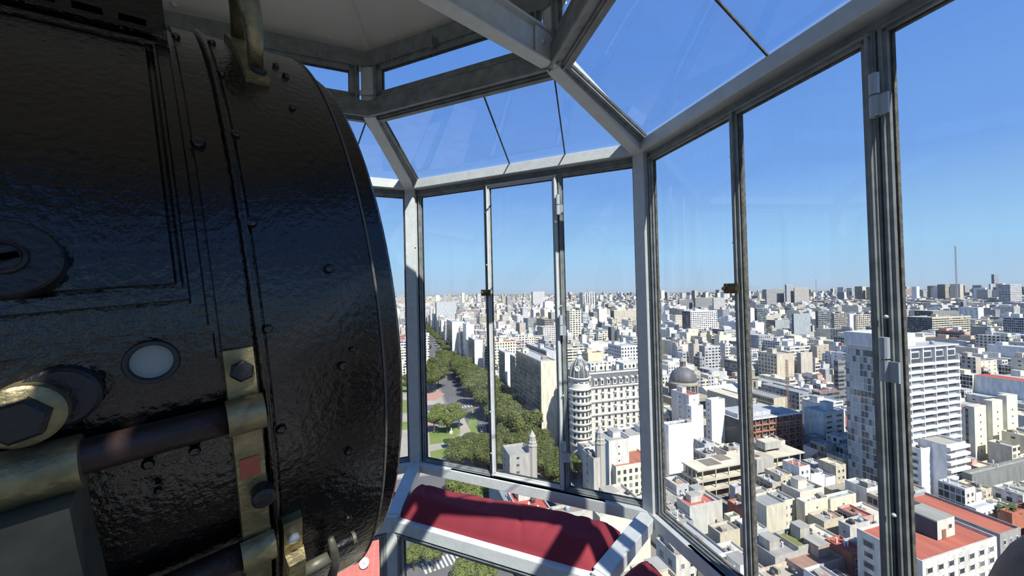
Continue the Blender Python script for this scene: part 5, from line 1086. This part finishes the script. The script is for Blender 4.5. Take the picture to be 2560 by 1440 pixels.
MB().bar(dp + n_ * .02 - Vector((0, 0, .3)), dp + n_ * 1.1, .06, .06, (1, 0, 0)).build('feed_arm', M_DARK, dish); MB().bar(dp, dp - Vector((0, 0, 1.2)), .1, .1, (1, 0, 0)).build('stand', M_DARK, dish)

# ================================================================== THE REST OF THE CITY, LOT BY LOT
RECTS.append((-300, 90, 60, 440)); RECTS.append((38, 90, 60, 1500))
PAL = [(WHITE, 5), (CREAM, 5), (LGREY, 3), (BEIGE, 2), (SAND, 2), (GREY, 2), ((.72, .70, .64), 5), (PINK, .4), (TERRA, .4)]
ROOFS = [(CONC, 5), (LGREY, 3), (CREAM, 3), (TERRA, 1.1), (TIN, 2), (RED, .5), (GREY, 2)]
def pick(l, r): return r.choices([a for a, _ in l], [b for _, b in l])[0]
R2 = random.Random(5); lots = []
for bi in range(-5, 22):
    for bj in range(0, 15):
        u0 = 92 + bi * 122; v0 = -40 + bj * 118
        y = v0
        while y < v0 + 102:
            dy = R2.uniform(16, 30); dy = min(dy, v0 + 104 - y); x = u0
            while x < u0 + 106:
                dx = R2.uniform(8, 15) if v0 < 260 else R2.uniform(9, 24); dx = min(dx, u0 + 108 - x)
                if dx > 4 and dy > 5:
                    c = gp(x + dx / 2, y + dy / 2, -70); D = Vector((c.x, c.y)).length
                    if c.y > 30 and D > 95:
                        px, py = proj(c)
                        if 940 < px < 2680 and D < 1650:
                            lots.append((D, x, y, dx, dy, px))
                x += dx
            y += dy
CN = {WHITE: 'white', CREAM: 'cream', LGREY: 'pale grey', BEIGE: 'dull beige', SAND: 'sand coloured', GREY: 'dark grey', (.72, .70, .64): 'off white', PINK: 'pink', TERRA: 'brick red', CONC: 'concrete grey', TIN: 'tin sheet', RED: 'bright red'}
def city_label(c, rf, h, D, px, f):
    hw = 'low' if h < 9 else 'lowish' if h < 12 else 'mid height' if h < 22 else 'tall'
    pn = 'beside the drum' if px < 1040 else 'in the left pane' if px < 1210 else 'in the casement' if px < 1392 else 'in the palace pane' if px < 1600 else 'beside the corner post' if px < 1850 else 'in the wide casement' if px < 2040 else 'left of the hinge mullion' if px < 2200 else 'in the right pane' if px < 2400 else 'at the right edge'
    dw = 'nearest the tower' if D < 160 else 'in the near roofs' if D < 220 else 'second rank' if D < 300 else 'in the middle distance' if D < 420 else 'farther back'
    return '%s %s block, %s roof, %s, %s' % (hw, CN.get(c, 'pale').replace(' coloured', ''), CN.get(rf, 'grey').replace(' sheet', ''), dw.replace('in the near roofs', 'near').replace('in the middle distance', 'mid distance').replace('nearest the tower', 'nearest'), pn)
lots.sort(); nthing = 0; STUFFB = []
for D, x, y, dx, dy, px in lots:
    if D > 700: break
    if clear(x, x + dx, y, y + dy, .2): continue
    for a in range(int(x), int(x + dx), 7):
        for b in range(int(y), int(y + dy), 8):
            if clear(a, a + 6.8, b, b + 7.8, .1):
                c = gp(a, b, -70); lots.append((Vector((c.x, c.y)).length, a, b, 7, 7.8, px))
lots.sort()
for D, x, y, dx, dy, px in lots:
    if not clear(x, x + dx, y, y + dy, .2): continue
    r = R2
    if D < 200: h = r.uniform(6, 11)
    elif D < 300: h = r.uniform(7, 15)
    elif D < 420: h = r.uniform(9, 24)
    elif D < 800: h = r.choice((r.uniform(10, 24), r.uniform(14, 38), r.uniform(22, 46)))
    else: h = r.choice((r.uniform(10, 24), r.uniform(14, 40), r.uniform(25, 58)))
    c = pick(PAL, r); rf = pick(ROOFS, r)
    if h > 24 and c in (TERRA, PINK): c = CREAM
    f = r.choice((WIN, WIDE, BLANK, STRIP, BLANK, WIN)); l = r.choice((BLANK, BLANK, SPARSE, WIN, CURT))
    if nthing < 290:
        nthing += 1
        root = thing('city_building', city_label(c, rf, h, D, px, f), 'building', gp(x, y), TH, 'near city buildings')
        geo = D < 260
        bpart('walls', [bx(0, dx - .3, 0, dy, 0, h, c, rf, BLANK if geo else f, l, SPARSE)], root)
        parapet(root, dx - .3, dy, h, c, .3, .8)
        if geo and f != BLANK: windows(root, 'f', dx, dy, lin(.5, dx - .8, max(1, int(dx / 3.2))), [h - 2 - 3.1 * k for k in range(min(3, int(h / 3.1)))], 1.3, 1.6)
        roof_stuff(root, dx - .3, dy, h, c, 4 if D < 250 else 2, R2, big=R2.random() < .5)
    else:
        STUFFB.append((x, x + dx - .3, y, y + dy, GZ, GZ + h, c, rf, f, l, SPARSE))
        if r.random() < .8:
            hx = r.uniform(3, dx * .5 + 3); hy = r.uniform(3, dy * .4 + 2); a = x + r.uniform(0, max(.1, dx - hx)); b = y + r.uniform(0, max(.1, dy - hy)); STUFFB.append((a, min(a + hx, x + dx), b, min(b + hy, y + dy), GZ + h, GZ + h + r.uniform(2, 5), c, rf, BLANK, BLANK, BLANK))
        if r.random() < .5: a = x + r.uniform(0, dx * .7); STUFFB.append((a, a + 2, y + 1, y + 4, GZ + h, GZ + h + r.uniform(1, 3), pick(PAL, r), rf, BLANK, BLANK, BLANK))
def _unused(): pass
def grid_mesh(name, boxes, label):
    o = bpy.data.objects.new(name, boxes_mesh(name, boxes)); COL.objects.link(o); o.rotation_euler = (0, 0, TH); return tag(o, label, 'buildings', None, 'stuff')
grid_mesh('city_blocks', STUFFB, 'dense carpet of pale buildings in the middle distance')
R4 = random.Random(3); BACKB = []
for i in range(-40, 41):
    for j in range(-40, 41):
        u = i * 42; v = j * 42; c = gp(u + 20, v + 20); D = Vector((c.x, c.y)).length
        if D < 60 or D > 1700 or (c.y > 5 and 905 < proj(Vector((c.x, c.y, -70)))[0] < 2700): continue
        if -262 < u + 40 and u < 90 and 60 < v + 40 and v < 440: continue
        for a, b in ((0, 0), (18, 0), (0, 18), (18, 18)):
            if R4.random() < .93: BACKB.append((u + a, u + a + 17.5, v + b, v + b + 17.5, GZ, GZ + R4.uniform(6, 24 if D < 400 else 40), pick(PAL, R4), pick(ROOFS, R4), WIN, WIN, WIN))
for k in range(15000):
    az = R4.uniform(-math.pi, math.pi); D = 1 / (1 / 1700 + (1 / 14000 - 1 / 1700) * R4.random() ** .8); p = Vector((math.sin(az) * D, math.cos(az) * D, -70))
    if p.y > 0 and 905 < proj(p)[0] < 2700: continue
    u, v = uv_of(p); s_ = R4.uniform(15, 40) * (1 + D / 7000); BACKB.append((u, u + s_, v, v + s_, GZ, GZ + R4.choice((R4.uniform(8, 30), R4.uniform(20, 55))), pick(PAL, R4), pick(ROOFS, R4), WIN, WIN, WIN))
grid_mesh('city_blocks', BACKB, 'carpet of buildings continuing behind and beside the tower')
FARB = []; R3 = random.Random(9)
for k in range(26000):
    q = R3.random(); D = 1 / (1 / 1690 + (1 / 16000 - 1 / 1690) * q ** .8); px = R3.uniform(930, 2660); d_ = ray(px, 740); d_ = Vector((d_.x, d_.y)).normalized(); p = Vector((d_.x * D, d_.y * D, 0)); u, v = uv_of(p); u = round(u / 3) * 3
    s = R3.uniform(9, 26) * (1 + D / 9000); s2 = R3.uniform(12, 30) * (1 + D / 9000); h = R3.choice((R3.uniform(8, 20), R3.uniform(10, 34), R3.uniform(20, 52), R3.uniform(8, 26)))
    if R3.random() < .014 and D > 2600: h = R3.uniform(60, 115)
    if not clear(u, u + s, v, v + s2, 1): continue
    c = pick(PAL, R3)
    if h > 24 and c in (TERRA, PINK): c = CREAM
    FARB.append((u, u + s, v, v + s2, GZ, GZ + h, c, pick(ROOFS, R3), R3.choice((WIN, BLANK, STRIP, WIDE)), R3.choice((BLANK, WIN, CURT)), BLANK))
grid_mesh('distant_city', FARB, 'far carpet of buildings reaching the horizon')

# ================================================================== SEATED PERSON, only a bare shoulder in view
def skin_body(name, V, E, m, root, sub=2):
    me = bpy.data.meshes.new(name); me.from_pydata([tuple(v[:3]) for v in V], E, []); me.materials.append(m)
    o = bpy.data.objects.new(name, me); COL.objects.link(o)
    sk = o.modifiers.new('skin', 'SKIN'); sk.use_smooth_shade = True; lay = me.skin_vertices[0].data
    for i, v in enumerate(V): lay[i].radius = (v[3], v[4] if len(v) > 4 else v[3]); lay[i].use_root = (i == 0)
    s_ = o.modifiers.new('sub', 'SUBSURF'); s_.levels = sub; s_.render_levels = sub
    o.parent = root; o.matrix_local = Matrix(); return o
sh = at_y(2699, 1462, 0.42)   # centre of the shoulder cap
pe = thing('person', 'person seated at the right edge, only a bare shoulder in view', 'person', (sh.x + .15, sh.y - .06, ZL + .05), 0)
ox = Vector((sh.x + .15, sh.y - .06, ZL + .05))
sz = sh.z - ox.z
# local frame: pelvis at the origin, facing -x (towards the room)
V = [(0.06, .0, .10, .13, .12), (0.05, 0, .26, .12, .11), (0.03, 0, sz - .12, .13, .12), (0.02, 0, sz + .0, .09, .08), (0.0, 0, sz + .10, .052), (-.02, 0, sz + .17, .05),
     (-.10, .15, sz - .005, .058), (-.12, .19, sz - .16, .045), (-.10, .21, sz - .29, .040), (-.24, .17, sz - .36, .034), (-.34, .12, sz - .37, .026),
     (-.06, -.19, sz - .01, .056), (-.02, -.23, sz - .16, .045), (0.0, -.24, sz - .29, .040), (-.14, -.2, sz - .36, .034), (-.24, -.15, sz - .37, .026),
     (-.02, .10, .08, .09), (-.42, .13, .10, .065), (-.44, .13, -.30, .045), (-.43, .13, -.50, .035), (-.54, .14, -.54, .03),
     (-.02, -.10, .08, .09), (-.42, -.13, .10, .065), (-.44, -.13, -.30, .045), (-.43, -.13, -.50, .035), (-.54, -.14, -.54, .03)]
V[6] = (sh.x - ox.x + .015, sh.y - ox.y + .02, sz, .060); V[7] = (sh.x - ox.x + .0, sh.y - ox.y + .045, sz - .15, .050)
E = [(0, 1), (1, 2), (2, 3), (3, 4), (4, 5), (3, 6), (6, 7), (7, 8), (8, 9), (9, 10), (3, 11), (11, 12), (12, 13), (13, 14), (14, 15), (0, 16), (16, 17), (17, 18), (18, 19), (19, 20), (0, 21), (21, 22), (22, 23), (23, 24), (24, 25)]
skin_body('body', V, E, M_SKIN, pe)
skin_body('vest', [(0.06, 0, .08, .145, .13), (0.05, 0, .26, .145, .135), (0.03, 0, sz - .12, .155, .145), (.02, 0, sz - .03, .11, .10)], [(0, 1), (1, 2), (2, 3)], M_SHIRT, pe)
hd_ = MB().lathe([(.02, -.115), (.052, -.10), (.068, -.06), (.076, 0), (.078, .04), (.07, .085), (.045, .115), (.01, .125)], 20, (-.03, 0, sz + .29), (1.15, 0, 0), (0, 1, 0)).build('head', M_SKIN, pe, world=False, smooth=True)
MB().tube([(-.115, 0, sz + .31), (-.14, 0, sz + .265), (-.115, 0, sz + .255)], [.008, .013, .008], 8).build('nose', M_SKIN, hd_, world=False, smooth=True)
for s_ in (-1, 1):
    MB().lathe([(.012, -.01), (.012, 0), (.008, .008)], 10, (-.103, s_ * .03, sz + .30), (0, 1, 0), (0, 0, 1), (-1, 0, 0)).build('eye', M_HAIR, hd_, world=False)
    MB().tube([(-.02, s_ * .078, sz + .31), (-.015, s_ * .09, sz + .29), (-.02, s_ * .08, sz + .26)], [.012, .015, .009], 8).build('ear', M_SKIN, hd_, world=False, smooth=True)
MB().tube([(-.112, -.022, sz + .232), (-.118, 0, sz + .23), (-.112, .022, sz + .232)], .005, 6).build('mouth', mat('lips', (.3, .11, .09), .5), hd_, world=False)
MB().lathe([(.080, .045), (.087, .055), (.083, .095), (.056, .134), (.01, .148)], 20, (-.026, 0, sz + .29), (1.18, 0, 0), (0, 1, 0)).build('hair', M_HAIR, hd_, world=False, smooth=True)
for s_, i in ((1, 10), (-1, 15)):
    hx = Vector(V[i][:3])
    for k in range(4): y_ = (k - 1.5) * .017; L_ = (.062, .072, .068, .052)[k]; skin_body('finger', [(hx.x, hx.y + y_ * .6, hx.z, .011), (hx.x - .045, hx.y + y_, hx.z + .004, .010), (hx.x - .045 - L_ * .5, hx.y + y_, hx.z - .008, .0085), (hx.x - .045 - L_ * .9, hx.y + y_, hx.z - .03, .007)], [(0, 1), (1, 2), (2, 3)], M_SKIN, pe, 1)
    skin_body('thumb', [(hx.x, hx.y - s_ * .015, hx.z, .011), (hx.x - .03, hx.y - s_ * .04, hx.z - .005, .0105), (hx.x - .06, hx.y - s_ * .045, hx.z - .015, .008)], [(0, 1), (1, 2)], M_SKIN, pe, 1)
